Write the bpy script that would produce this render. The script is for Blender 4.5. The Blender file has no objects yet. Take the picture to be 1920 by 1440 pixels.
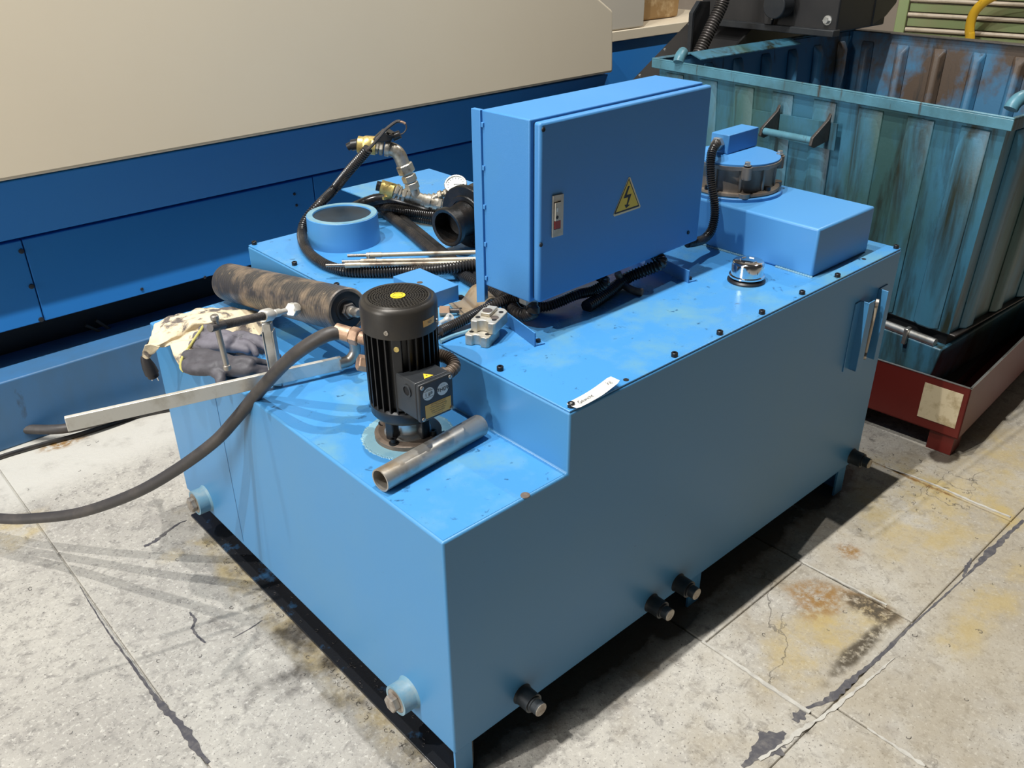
import bpy, bmesh, math, random
from mathutils import Vector, Matrix, Euler
random.seed(7)
S = bpy.context.scene
COL = S.collection
V = Vector
PI = math.pi

# ------------------------------------------------------------------ camera
FPX = 1651.5
CAM = V((-0.7173, -0.9846, 1.6175))
ROT = Euler((1.07180, 0.0091, -0.73620), 'XYZ')
cd = bpy.data.cameras.new('camera')
cd.sensor_width = 36.0
cd.lens = FPX / 1920 * 36.0
cd.clip_start = 0.02
cam = bpy.data.objects.new('camera', cd)
cam.location = CAM
cam.rotation_euler = ROT
COL.objects.link(cam)
S.camera = cam

# ------------------------------------------------------------------ world, lamps, exposure
w = bpy.data.worlds.new('hall')
S.world = w
w.use_nodes = True
wb = w.node_tree.nodes['Background']
wb.inputs['Color'].default_value = (1.0, 0.98, 0.95, 1)
wb.inputs['Strength'].default_value = 0.035
S.view_settings.view_transform = 'Standard'
S.view_settings.look = 'None'
S.view_settings.exposure = 0.0
S.view_settings.gamma = 1.0
S.view_settings.use_curve_mapping = False


def lamp(x, y, z, power, size=0.07, col=(1, 0.985, 0.95)):
    l = bpy.data.lights.new('high_bay_lamp', 'AREA')
    l.shape = 'DISK'
    l.size = size
    l.energy = power
    l.color = col
    o = bpy.data.objects.new('high_bay_lamp', l)
    o.location = (x, y, z)
    COL.objects.link(o)


# a row of high-bay lamps over the aisle, along the machine
lamp(-2.8, 0.60, 6.0, 240)
lamp(-0.95, 0.60, 6.0, 185)
lamp(0.65, 0.60, 6.0, 185)
lamp(5.2, 0.60, 6.0, 150)

# soft fill light added far to the left for the tank's end face, unseen
wl = bpy.data.lights.new('left_fill_light', 'AREA')
wl.shape = 'RECTANGLE'
wl.size, wl.size_y = 5.0, 1.6
wl.energy = 560
wl.color = (1.0, 0.985, 0.955)
wo = bpy.data.objects.new('left_fill_light', wl)
wo.location = (-9.0, 1.2, 3.6)
wo.rotation_euler = V((9.0, -0.6, -3.2)).to_track_quat('-Z', 'Z').to_euler()
COL.objects.link(wo)

# ------------------------------------------------------------------ points of the photograph on known planes
RM = ROT.to_matrix()


def ray(u, v):
    return RM @ V(((u - 960) / FPX, -(v - 720) / FPX, -1.0))


def PX(u, v, x):
    d = ray(u, v)
    return CAM + d * ((x - CAM.x) / d.x)


def PY(u, v, y):
    d = ray(u, v)
    return CAM + d * ((y - CAM.y) / d.y)


def PZ(u, v, z):
    d = ray(u, v)
    return CAM + d * ((z - CAM.z) / d.z)


def UV(p):
    q = RM.transposed() @ (V(p) - CAM)
    return 960 + FPX * q.x / -q.z, 720 - FPX * q.y / -q.z


def PP(u, v, p0, n):
    d = ray(u, v)
    return CAM + d * ((V(p0) - CAM).dot(n) / d.dot(n))


# ------------------------------------------------------------------ materials
def nodes_of(m):
    m.use_nodes = True
    nt = m.node_tree
    return nt, nt.nodes, nt.links, nt.nodes['Principled BSDF']


def mat(name, col, rough=0.5, metal=0.0, col2=None, scale=6.0, lo=0.45, hi=0.7, bump=0.0, bscale=60.0,
        stretch=(1, 1, 1), col3=None, scale3=30.0, lo3=0.6, hi3=0.66, spec=0.5, rough2=None, coat=0.0, stretch3=None):
    m = bpy.data.materials.new(name)
    nt, N, L, P = nodes_of(m)
    P.inputs['Roughness'].default_value = rough
    P.inputs['Metallic'].default_value = metal
    P.inputs['Specular IOR Level'].default_value = spec
    if coat:
        P.inputs['Coat Weight'].default_value = coat
        P.inputs['Coat Roughness'].default_value = 0.15
    tc = N.new('ShaderNodeTexCoord')

    def noise(sc, st, det=6, dist=0.0):
        mp = N.new('ShaderNodeMapping')
        mp.inputs['Scale'].default_value = st
        L.new(tc.outputs['Object'], mp.inputs[0])
        n = N.new('ShaderNodeTexNoise')
        n.inputs['Scale'].default_value = sc
        n.inputs['Detail'].default_value = det
        n.inputs['Roughness'].default_value = 0.62
        n.inputs['Distortion'].default_value = dist
        L.new(mp.outputs[0], n.inputs['Vector'])
        return n

    def ramp(src, a, b):
        r = N.new('ShaderNodeMapRange')
        r.inputs['From Min'].default_value = a
        r.inputs['From Max'].default_value = b
        L.new(src, r.inputs['Value'])
        return r.outputs[0]

    def mix(fac, a, b):
        x = N.new('ShaderNodeMix')
        x.data_type = 'RGBA'
        L.new(fac, x.inputs['Factor'])
        if hasattr(a, 'is_linked'):
            L.new(a, x.inputs['A'])
        else:
            x.inputs['A'].default_value = (*a, 1)
        x.inputs['B'].default_value = (*b, 1)
        return x.outputs['Result']
    cur = None
    if col2:
        f = ramp(noise(scale, stretch).outputs['Fac'], lo, hi)
        cur = mix(f, col, col2)
        if rough2 is not None:
            rr = N.new('ShaderNodeMapRange')
            rr.inputs['To Min'].default_value = rough
            rr.inputs['To Max'].default_value = rough2
            L.new(f, rr.inputs['Value'])
            L.new(rr.outputs[0], P.inputs['Roughness'])
    if col3:
        f = ramp(noise(scale3, stretch3 or stretch, 8, 0.4).outputs['Fac'], lo3, hi3)
        cur = mix(f, cur if cur is not None else col, col3)
    if cur is not None:
        L.new(cur, P.inputs['Base Color'])
    else:
        P.inputs['Base Color'].default_value = (*col, 1)
    if bump:
        b = N.new('ShaderNodeBump')
        b.inputs['Strength'].default_value = bump
        b.inputs['Distance'].default_value = 0.002
        L.new(noise(bscale, (1, 1, 1)).outputs['Fac'], b.inputs['Height'])
        L.new(b.outputs[0], P.inputs['Normal'])
    return m


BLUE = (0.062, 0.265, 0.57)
M = {}
M['tank'] = mat('tank_body_shaded_blue', (0.066, 0.255, 0.51), 0.38, 0, (0.075, 0.26, 0.49), 3, 0.4, 0.65, 0.06, 220,  # body greyed against the top cover, shade put into the paint
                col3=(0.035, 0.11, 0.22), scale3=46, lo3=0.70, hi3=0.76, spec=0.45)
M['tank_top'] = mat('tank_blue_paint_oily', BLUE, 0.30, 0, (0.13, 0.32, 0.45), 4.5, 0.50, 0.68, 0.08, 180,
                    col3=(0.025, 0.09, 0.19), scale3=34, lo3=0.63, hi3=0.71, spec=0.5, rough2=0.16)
M['box_blue'] = mat('box_blue_paint', (0.075, 0.275, 0.58), 0.36, 0, (0.08, 0.28, 0.56), 4, 0.4, 0.7, 0.05, 300, spec=0.4)
M['cabinet'] = mat('cabinet_blue_paint', (0.065, 0.25, 0.56), 0.42, 0, (0.07, 0.26, 0.54), 4, 0.4, 0.7, 0.25, 700, spec=0.4,
                   col3=(0.04, 0.14, 0.30), scale3=20, lo3=0.72, hi3=0.80)
M['machine'] = mat('machine_blue_paint', (0.022, 0.20, 0.60), 0.5, 0, (0.026, 0.21, 0.60), 2, 0.4, 0.7, 0.04, 300, spec=0.2)
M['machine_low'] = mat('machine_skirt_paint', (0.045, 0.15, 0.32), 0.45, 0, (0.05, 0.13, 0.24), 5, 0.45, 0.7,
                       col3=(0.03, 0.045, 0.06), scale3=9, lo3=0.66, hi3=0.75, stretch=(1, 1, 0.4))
M['cream'] = mat('cream_paint', (0.72, 0.63, 0.48), 0.40, 0, (0.70, 0.61, 0.465), 1.5, 0.4, 0.7, 0.03, 250, spec=0.4)
M['white_panel'] = mat('pale_panel_paint', (0.60, 0.55, 0.46), 0.4)
M['black'] = mat('black_paint', (0.012, 0.012, 0.013), 0.38, 0, (0.02, 0.02, 0.021), 12, 0.4, 0.7, 0.05, 200)
M['black_dull'] = mat('black_conveyor_paint', (0.015, 0.015, 0.016), 0.45, 0, (0.022, 0.021, 0.021), 7, 0.4, 0.7, 0.04, 200)
M['motor'] = mat('motor_black_enamel', (0.010, 0.0105, 0.012), 0.33, 0, (0.016, 0.016, 0.017), 20, 0.4, 0.7, 0.05, 300)
M['motor_cover'] = mat('motor_cover_grey_black', (0.040, 0.038, 0.036), 0.36, 0.45, (0.055, 0.048, 0.040), 14, 0.4, 0.7, 0.05, 300)
M['terminal'] = mat('terminal_box_charcoal', (0.020, 0.023, 0.027), 0.36, 0.1, (0.03, 0.032, 0.034), 18, 0.4, 0.7, 0.06, 250)
M['void'] = mat('dark_opening', (0.004, 0.004, 0.005), 0.8)
M['recess'] = mat('oily_recess', (0.008, 0.008, 0.009), 0.6, 0, (0.016, 0.015, 0.014), 6)
M['conduit'] = mat('corrugated_black_plastic', (0.020, 0.020, 0.021), 0.27, 0, (0.050, 0.042, 0.036), 14, 0.42, 0.7)
M['rubber'] = mat('black_rubber_hose', (0.045, 0.040, 0.038), 0.5, 0, (0.085, 0.072, 0.062), 15, 0.45, 0.75, 0.1, 300)
M['smooth_hose'] = mat('glossy_black_hose', (0.012, 0.012, 0.013), 0.25, 0, (0.03, 0.028, 0.027), 20)
M['steel'] = mat('worn_steel', (0.46, 0.43, 0.39), 0.38, 0.9, (0.30, 0.24, 0.18), 9, 0.45, 0.7, 0.1, 200, rough2=0.5)
M['tube'] = mat('raw_steel_tube', (0.50, 0.47, 0.42), 0.38, 0.72, (0.32, 0.25, 0.17), 13, 0.5, 0.66, 0.06, 200,
                col3=(0.12, 0.09, 0.06), scale3=60, lo3=0.68, hi3=0.74, rough2=0.48)
M['rod'] = mat('oily_stud_rod', (0.50, 0.45, 0.35), 0.42, 0.55, (0.16, 0.12, 0.09), 11, 0.46, 0.60, 0.2, 150)
M['zinc'] = mat('zinc_plated_steel', (0.62, 0.62, 0.60), 0.34, 0.85, (0.42, 0.40, 0.36), 16, 0.45, 0.7, 0.05, 200)
M['bright'] = mat('galvanised_steel', (0.72, 0.70, 0.64), 0.42, 0.55, (0.50, 0.46, 0.38), 14, 0.48, 0.7, 0.1, 150)
M['fitting'] = mat('galvanised_pipe_fitting', (0.56, 0.52, 0.44), 0.36, 0.8, (0.24, 0.20, 0.14), 26, 0.48, 0.66, 0.2, 200)
M['brass'] = mat('yellow_brass', (0.72, 0.56, 0.20), 0.40, 0.6, (0.42, 0.29, 0.10), 26, 0.5, 0.68, 0.2, 160)
M['rusty_brass'] = mat('coppery_fitting', (0.46, 0.30, 0.20), 0.45, 0.5, (0.22, 0.13, 0.09), 26, 0.48, 0.68, 0.2, 160)
M['cast'] = mat('cast_aluminium_oily', (0.30, 0.25, 0.20), 0.45, 0.5, (0.17, 0.13, 0.10), 10, 0.45, 0.65, 0.15, 160,
                stretch=(1, 1, 0.5))
M['castiron'] = mat('black_cast_iron', (0.010, 0.010, 0.010), 0.30, 0.1, (0.030, 0.022, 0.017), 18, 0.5, 0.7, 0.5, 260)
M['flange'] = mat('brown_oily_flange', (0.19, 0.145, 0.11), 0.45, 0.3, (0.10, 0.075, 0.058), 20, 0.45, 0.65, 0.3, 300)
M['weld'] = mat('pale_blue_weld_ring', (0.20, 0.36, 0.43), 0.28, 0, (0.13, 0.29, 0.40), 18, 0.45, 0.65, 0.2, 160)
M['collar_in'] = mat('oily_collar_inside', (0.005, 0.012, 0.020), 0.4, 0, (0.010, 0.026, 0.045), 9, 0.45, 0.65)
M['bright_sleeve'] = mat('oily_bright_sleeve', (0.62, 0.60, 0.56), 0.22, 0.85, (0.40, 0.33, 0.26), 20, 0.5, 0.65)
M['chrome'] = mat('chrome', (0.80, 0.80, 0.80), 0.10, 1.0)
M['aluminium'] = mat('machined_aluminium', (0.66, 0.62, 0.53), 0.42, 0.55, (0.45, 0.38, 0.27), 20, 0.5, 0.68, 0.25, 220)
M['saddle'] = mat('bronzed_steel_strap', (0.58, 0.47, 0.34), 0.38, 0.75, (0.40, 0.27, 0.15), 24, 0.48, 0.66, 0.1, 200)
M['roll'] = mat('worn_dark_cylinder', (0.075, 0.069, 0.066), 0.38, 0.35, (0.29, 0.22, 0.155), 10, 0.46, 0.60, 0.15, 160,
                col3=(0.32, 0.25, 0.17), scale3=55, lo3=0.62, hi3=0.70, stretch=(1, 1, 1))
M['bolt'] = mat('black_bolt', (0.010, 0.010, 0.011), 0.4, 0.2)
M['plug'] = mat('plug_steel', (0.40, 0.36, 0.31), 0.45, 0.5, (0.24, 0.19, 0.15), 50, 0.45, 0.65, 0.3, 200)
M['plug_dark'] = mat('dark_pipe_socket', (0.035, 0.040, 0.045), 0.45, 0.2, (0.05, 0.06, 0.065), 30)
M['bin'] = mat('bin_teal_paint', (0.046, 0.165, 0.255), 0.42, 0, (0.042, 0.105, 0.10), 3.5, 0.42, 0.60, 0.25, 90,
               stretch=(1, 1, 0.35), col3=(0.022, 0.028, 0.018), scale3=7, lo3=0.49, hi3=0.66, stretch3=(1.6, 1.6, 0.22))
M['bin_in'] = mat('bin_inside_paint', (0.05, 0.17, 0.30), 0.5, 0, (0.09, 0.06, 0.04), 3, 0.50, 0.62, 0.25, 90,
                  stretch=(1, 1, 0.8), col3=(0.02, 0.022, 0.022), scale3=9, lo3=0.6, hi3=0.7, stretch3=(1.5, 1.5, 0.25))
M['bin_rim'] = mat('bin_rim_paint', (0.085, 0.23, 0.30), 0.4, 0, (0.06, 0.15, 0.18), 6, 0.45, 0.65, 0.2, 120,
                   col3=(0.05, 0.045, 0.035), scale3=14, lo3=0.6, hi3=0.7, stretch3=(2, 2, 0.3))
M['dirty_steel'] = mat('greasy_dark_steel', (0.09, 0.08, 0.075), 0.42, 0.5, (0.05, 0.045, 0.04), 15, 0.45, 0.65, 0.4, 120)
M['red'] = mat('red_tray_paint', (0.125, 0.011, 0.007), 0.42, 0, (0.095, 0.009, 0.006), 4, 0.45, 0.7, 0.1, 90,
               col3=(0.09, 0.03, 0.02), scale3=16, lo3=0.68, hi3=0.75)
M['paper_old'] = mat('stained_paper', (0.62, 0.52, 0.34), 0.8, 0, (0.36, 0.27, 0.14), 22, 0.45, 0.66)
M['paper'] = mat('white_card', (0.80, 0.78, 0.72), 0.55)
M['print'] = mat('black_print', (0.02, 0.02, 0.022), 0.6)
M['redprint'] = mat('red_print', (0.40, 0.06, 0.03), 0.6)
M['tanprint'] = mat('tan_print', (0.62, 0.45, 0.30), 0.6)
M['yellow'] = mat('warning_yellow', (0.80, 0.52, 0.04), 0.42)
M['yellow_edge'] = mat('pale_label_edge', (0.78, 0.62, 0.36), 0.45)
M['orange'] = mat('orange_label', (0.90, 0.47, 0.09), 0.45)
M['badge'] = mat('yellow_badge', (0.82, 0.60, 0.03), 0.4, 0, (0.70, 0.45, 0.03), 160)
M['sticker'] = mat('grey_white_sticker', (0.74, 0.76, 0.72), 0.5)
M['switch'] = mat('aged_cream_plastic', (0.56, 0.50, 0.40), 0.5, 0, (0.44, 0.37, 0.26), 40)
M['switchred'] = mat('red_rocker', (0.33, 0.03, 0.025), 0.4)
M['cloth'] = mat('cream_rag_cloth', (0.72, 0.61, 0.43), 0.9, 0, (0.66, 0.54, 0.36), 14, 0.4, 0.7, 0.9, 260,
                 col3=(0.13, 0.11, 0.10), scale3=17, lo3=0.53, hi3=0.60)
M['hem'] = mat('yellow_hem', (0.46, 0.42, 0.13), 0.8)
M['glove'] = mat('purple_grey_glove', (0.115, 0.108, 0.128), 0.62, 0, (0.16, 0.15, 0.18), 14, 0.45, 0.7, 0.3, 240,
                 col3=(0.05, 0.048, 0.055), scale3=24, lo3=0.60, hi3=0.70)
M['glove_dark'] = mat('dark_grey_glove', (0.060, 0.057, 0.066), 0.55, 0, (0.10, 0.095, 0.11), 14, 0.5, 0.7, 0.3, 240)
M['plugrubber'] = mat('power_plug_rubber', (0.025, 0.022, 0.022), 0.5)
M['green'] = mat('green_shutter_paint', (0.27, 0.34, 0.15), 0.5, 0, (0.32, 0.32, 0.16), 5, 0.45, 0.7,
                 col3=(0.10, 0.10, 0.05), scale3=14, lo3=0.66, hi3=0.74)
M['slat_edge'] = mat('pale_slat_lip', (0.62, 0.52, 0.40), 0.4, 0, (0.40, 0.33, 0.22), 9)
M['yhose'] = mat('yellow_hose', (0.72, 0.42, 0.02), 0.4, 0, (0.42, 0.24, 0.02), 40, 0.62, 0.7)
M['wall'] = mat('dull_plaster', (0.30, 0.25, 0.20), 0.8, 0, (0.25, 0.20, 0.155), 3)
M['cardboard'] = mat('brown_wrapping', (0.36, 0.22, 0.09), 0.7, 0, (0.55, 0.40, 0.22), 9, 0.48, 0.6, 0.3, 20)
M['bracket'] = mat('cream_bracket_paint', (0.72, 0.62, 0.38), 0.5, 0, (0.50, 0.40, 0.20), 18, 0.5, 0.7)
M['socket'] = mat('worn_blue_grey_socket', (0.17, 0.33, 0.43), 0.45, 0, (0.26, 0.36, 0.40), 30, 0.45, 0.65, 0.2, 150)
M['ledge'] = mat('oily_blue_ledge', (0.016, 0.017, 0.020), 0.20, 0, (0.04, 0.13, 0.27), 9, 0.58, 0.70, 0.2, 120)
M['gloss_blue'] = mat('dark_screw', (0.015, 0.02, 0.03), 0.4)
M['glass'] = mat('gauge_glass', (0.62, 0.63, 0.60), 0.12)
M['wire'] = mat('dusty_cable', (0.05, 0.042, 0.033), 0.6)


def floor_material():
    m = bpy.data.materials.new('worn_concrete')
    nt, N, L, P = nodes_of(m)
    geo = N.new('ShaderNodeNewGeometry')
    pos = geo.outputs['Position']

    def noise(sc, det=8, rough=0.6, dist=0.0):
        n = N.new('ShaderNodeTexNoise')
        n.inputs['Scale'].default_value = sc
        n.inputs['Detail'].default_value = det
        n.inputs['Roughness'].default_value = rough
        n.inputs['Distortion'].default_value = dist
        L.new(pos, n.inputs['Vector'])
        return n.outputs['Fac']

    def rng(src, a, b, c=0.0, d=1.0):
        r = N.new('ShaderNodeMapRange')
        r.interpolation_type = 'SMOOTHSTEP'
        for k, val in (('From Min', a), ('From Max', b), ('To Min', c), ('To Max', d)):
            r.inputs[k].default_value = val
        L.new(src, r.inputs['Value'])
        return r.outputs[0]

    def mth(op, a, b):
        x = N.new('ShaderNodeMath')
        x.operation = op
        for i, q in enumerate((a, b)):
            if isinstance(q, (int, float)):
                x.inputs[i].default_value = q
            else:
                L.new(q, x.inputs[i])
        return x.outputs[0]

    def mix(fac, a, b):
        x = N.new('ShaderNodeMix')
        x.data_type = 'RGBA'
        L.new(fac, x.inputs['Factor'])
        if isinstance(a, tuple):
            x.inputs['A'].default_value = (*a, 1)
        else:
            L.new(a, x.inputs['A'])
        x.inputs['B'].default_value = (*b, 1)
        return x.outputs['Result']
    sx = N.new('ShaderNodeSeparateXYZ')
    L.new(pos, sx.inputs[0])
    X, Y = sx.outputs['X'], sx.outputs['Y']
    nz = noise(9, 6)
    nzf = noise(38, 6, 0.7)
    wob = mth('MULTIPLY', mth('SUBTRACT', nz, 0.5), 0.35)

    def blob(cx, cy, rx, ry, soft=0.6):
        dx = mth('DIVIDE', mth('SUBTRACT', X, cx), rx)
        dy = mth('DIVIDE', mth('SUBTRACT', Y, cy), ry)
        d = mth('SQRT', mth('ADD', mth('MULTIPLY', dx, dx), mth('MULTIPLY', dy, dy)), 0)
        d = mth('ADD', d, mth('MULTIPLY', wob, 3.5))
        return rng(d, 1.0, 1.0 - soft, 0, 1)
    c = mix(rng(noise(2.2, 6), 0.35, 0.65), (0.335, 0.314, 0.279), (0.435, 0.41, 0.36))
    c = mix(rng(noise(26, 9, 0.72, 0.6), 0.47, 0.70), c, (0.20, 0.187, 0.168))
    c = mix(rng(noise(90, 5, 0.7), 0.52, 0.68), c, (0.52, 0.495, 0.44))
    c = mix(rng(noise(150, 3, 0.6), 0.60, 0.68), c, (0.14, 0.13, 0.12))
    c = mix(mth('MULTIPLY', rng(noise(7, 9, 0.72), 0.55, 0.74), 0.45), c, (0.22, 0.20, 0.19))
    # smoother paler kerb next to the machine
    c = mix(mth('MULTIPLY', rng(Y, 1.62, 1.78), rng(nz, 0.2, 0.5)), c, (0.50, 0.48, 0.43))
    # broad brownish tint on the trodden side, then yellow coolant stains
    c = mix(mth('MULTIPLY', blob(1.7, -0.45, 1.7, 0.6, 0.6), rng(noise(3, 7, 0.65), 0.3, 0.6, 0.15, 0.55)), c, (0.30, 0.245, 0.155))
    ys = mth('MULTIPLY', rng(noise(7, 8, 0.72), 0.36, 0.66), 0.66)
    for b in ((1.62, -0.22, 0.34, 0.26), (1.78, -0.2, 0.07, 0.4), (2.15, -0.35, 0.5, 0.25), (1.05, -0.30, 0.17, 0.12), (1.4, -0.52, 0.4, 0.08),
              (-0.42, 1.55, 0.12, 0.12), (0.35, -0.75, 0.12, 0.06), (-0.02, 0.6, 0.07, 0.8), (-0.10, 1.13, 0.10, 0.04), (0.9, -0.28, 0.22, 0.12)):
        c = mix(mth('MULTIPLY', blob(*b), ys), c, (0.40, 0.30, 0.11))
    for b in ((1.06, -0.20, 0.11, 0.09), (1.30, -0.16, 0.05, 0.05), (-0.16, 1.97, 0.09, 0.045), (1.772, -0.12, 0.012, 0.26), (1.13, -0.30, 0.05, 0.10)):
        c = mix(mth('MULTIPLY', blob(*b), rng(nzf, 0.35, 0.6)), c, (0.24, 0.13, 0.035))
    for b in ((1.125, -0.31, 0.055, 0.09), (0.98, -0.37, 0.2, 0.03)):
        c = mix(mth('MULTIPLY', blob(*b), rng(nzf, 0.35, 0.55)), c, (0.06, 0.045, 0.025))
    # oil: along the tank and spots
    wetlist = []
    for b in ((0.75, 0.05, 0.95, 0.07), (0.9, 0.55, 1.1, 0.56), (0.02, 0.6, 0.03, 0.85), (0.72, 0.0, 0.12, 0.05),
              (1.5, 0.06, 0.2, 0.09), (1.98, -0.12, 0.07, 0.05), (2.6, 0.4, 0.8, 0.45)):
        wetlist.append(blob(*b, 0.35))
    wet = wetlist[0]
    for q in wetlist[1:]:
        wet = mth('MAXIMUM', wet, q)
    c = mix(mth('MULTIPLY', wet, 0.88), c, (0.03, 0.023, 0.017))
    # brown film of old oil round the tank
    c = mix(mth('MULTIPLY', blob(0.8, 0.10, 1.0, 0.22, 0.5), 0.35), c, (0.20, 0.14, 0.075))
    # hairline cracks
    v = N.new('ShaderNodeTexVoronoi')
    v.feature = 'DISTANCE_TO_EDGE'
    v.inputs['Scale'].default_value = 2.3
    nd = N.new('ShaderNodeTexNoise')
    nd.inputs['Scale'].default_value = 5
    nd.inputs['Detail'].default_value = 6
    L.new(pos, nd.inputs['Vector'])
    va = N.new('ShaderNodeVectorMath')
    va.operation = 'SCALE'
    va.inputs['Scale'].default_value = 0.55
    L.new(nd.outputs['Color'], va.inputs[0])
    vb = N.new('ShaderNodeVectorMath')
    vb.operation = 'ADD'
    L.new(pos, vb.inputs[0])
    L.new(va.outputs[0], vb.inputs[1])
    L.new(vb.outputs[0], v.inputs['Vector'])
    crack = mth('MULTIPLY', rng(v.outputs['Distance'], 0.008, 0.002), rng(noise(1.7, 3), 0.57, 0.66))
    c = mix(mth('MULTIPLY', crack, 0.6), c, (0.05, 0.045, 0.04))
    L.new(c, P.inputs['Base Color'])
    r = rng(wet, 0, 1, 0.62, 0.22)
    L.new(r, P.inputs['Roughness'])
    b = N.new('ShaderNodeBump')
    b.inputs['Strength'].default_value = 0.55
    b.inputs['Distance'].default_value = 0.004
    hh = mth('SUBTRACT', mth('ADD', noise(60, 8, 0.7), mth('MULTIPLY', nz, 0.6)), mth('MULTIPLY', crack, 0.5))
    L.new(hh, b.inputs['Height'])
    L.new(b.outputs[0], P.inputs['Normal'])
    return m


M['floor'] = floor_material()


# ------------------------------------------------------------------ mesh builder
def frame(d):
    d = V(d).normalized()
    a = V((0, 0, 1)) if abs(d.z) < 0.9 else V((1, 0, 0))
    x = d.cross(a).normalized()
    y = d.cross(x).normalized()
    return x, y, d


def spline(pts, n=10):
    pts = [V(p) for p in pts]
    if len(pts) < 3:
        return pts
    out = []
    P = [pts[0] * 2 - pts[1]] + pts + [pts[-1] * 2 - pts[-2]]
    for i in range(1, len(P) - 2):
        a, b, c, d = P[i - 1:i + 3]
        for k in range(n):
            t = k / n
            out.append(0.5 * ((2 * b) + (c - a) * t + (2 * a - 5 * b + 4 * c - d) * t * t + (3 * b - a - 3 * c + d) * t ** 3))
    out.append(pts[-1])
    return out


def resample(path, step):
    out = [path[0].copy()]
    acc = 0.0
    for a, b in zip(path, path[1:]):
        l = (b - a).length
        if l < 1e-9:
            continue
        t = step - acc
        while t <= l:
            out.append(a.lerp(b, t / l))
            t += step
        acc = (acc + l) % step
    return out


class MB:
    def __init__(s):
        s.v = []
        s.f = []

    def add(s, vs, fs):
        o = len(s.v)
        s.v += [V(p) for p in vs]
        s.f += [[i + o for i in f] for f in fs]
        return s

    def box(s, a, b, T=None):
        x0, y0, z0 = a
        x1, y1, z1 = b
        vs = [V(p) for p in ((x0, y0, z0), (x1, y0, z0), (x1, y1, z0), (x0, y1, z0), (x0, y0, z1), (x1, y0, z1), (x1, y1, z1), (x0, y1, z1))]
        if T is not None:
            vs = [T @ p for p in vs]
        return s.add(vs, [(0, 3, 2, 1), (4, 5, 6, 7), (0, 1, 5, 4), (1, 2, 6, 5), (2, 3, 7, 6), (3, 0, 4, 7)])

    def hexa(s, b, t):
        return s.add(list(b) + list(t), [(0, 3, 2, 1), (4, 5, 6, 7), (0, 1, 5, 4), (1, 2, 6, 5), (2, 3, 7, 6), (3, 0, 4, 7)])

    def prism(s, poly, d):
        """closed polygon of 3-D points pushed along d"""
        n = len(poly)
        d = V(d)
        vs = [V(p) for p in poly] + [V(p) + d for p in poly]
        fs = [tuple(range(n - 1, -1, -1)), tuple(range(n, 2 * n))]
        fs += [(i, (i + 1) % n, n + (i + 1) % n, n + i) for i in range(n)]
        return s.add(vs, fs)

    def lathe(s, prof, o, d, n=24, closed=False, arc=None):
        x, y, d = frame(d)
        o = V(o)
        vs = []
        for r, h in prof:
            for k in range(n):
                a = 2 * PI * k / n
                vs.append(o + d * h + (x * math.cos(a) + y * math.sin(a)) * r)
        fs = []
        m = len(prof)
        for i in range(m - 1 if not closed else m):
            j = (i + 1) % m
            for k in range(n):
                l = (k + 1) % n
                fs.append((i * n + k, i * n + l, j * n + l, j * n + k))
        if not closed:
            if prof[0][0] > 1e-6:
                fs.append(tuple(range(n - 1, -1, -1)))
            if prof[-1][0] > 1e-6:
                fs.append(tuple((m - 1) * n + k for k in range(n)))
        return s.add(vs, fs)

    def cyl(s, a, b, r, r1=None, n=20):
        a, b = V(a), V(b)
        return s.lathe([(r, 0), (r if r1 is None else r1, (b - a).length)], a, b - a, n)

    def pipe(s, a, b, r, ri, n=28):
        a, b = V(a), V(b)
        h = (b - a).length
        return s.lathe([(r, 0), (r, h), (ri, h), (ri, 0)], a, b - a, n, True)

    def tube(s, path, r, n=10, caps=True):
        path = [V(p) for p in path]
        m = len(path)
        t0 = (path[1] - path[0]).normalized()
        x, y, _ = frame(t0)
        vs = []
        for i, p in enumerate(path):
            t = (path[min(i + 1, m - 1)] - path[max(i - 1, 0)]).normalized()
            x = (x - t * x.dot(t)).normalized()
            y = t.cross(x)
            rr = r(i, m) if callable(r) else r
            for k in range(n):
                a = 2 * PI * k / n
                vs.append(p + (x * math.cos(a) + y * math.sin(a)) * rr)
        fs = [(i * n + k, i * n + (k + 1) % n, (i + 1) * n + (k + 1) % n, (i + 1) * n + k) for i in range(m - 1) for k in range(n)]
        if caps:
            fs += [tuple(range(n - 1, -1, -1)), tuple((m - 1) * n + k for k in range(n))]
        return s.add(vs, fs)

    def corr(s, pts, r, pitch=0.0072, n=12):
        p = resample(spline(pts, 14), pitch / 3)
        k = (1.0, 0.98, 0.76)
        return s.tube(p, lambda i, m: r * k[i % 3], n)

    def sphere(s, c, r, n=12, sc=(1, 1, 1)):
        c = V(c)
        vs, fs = [], []
        for i in range(n + 1):
            a = PI * i / n
            for k in range(2 * n):
                b = PI * k / n
                vs.append(c + V((r * sc[0] * math.sin(a) * math.cos(b), r * sc[1] * math.sin(a) * math.sin(b), r * sc[2] * math.cos(a))))
        q = 2 * n
        for i in range(n):
            for k in range(q):
                fs.append((i * q + k, i * q + (k + 1) % q, (i + 1) * q + (k + 1) % q, (i + 1) * q + k))
        return s.add(vs, fs)

    def hexnut(s, a, b, r):
        a, b = V(a), V(b)
        h = (b - a).length
        c = min(0.12 * r, 0.2 * h)
        return s.lathe([(r * 0.9, 0), (r, c), (r, h - c), (r * 0.9, h)], a, b - a, 6)

    def mesh(s, name):
        me = bpy.data.meshes.new(name)
        me.from_pydata([tuple(p) for p in s.v], [], s.f)
        bm = bmesh.new()
        bm.from_mesh(me)
        bmesh.ops.remove_doubles(bm, verts=bm.verts, dist=1e-6)
        bmesh.ops.recalc_face_normals(bm, faces=bm.faces)
        bm.to_mesh(me)
        bm.free()
        return me

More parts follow.
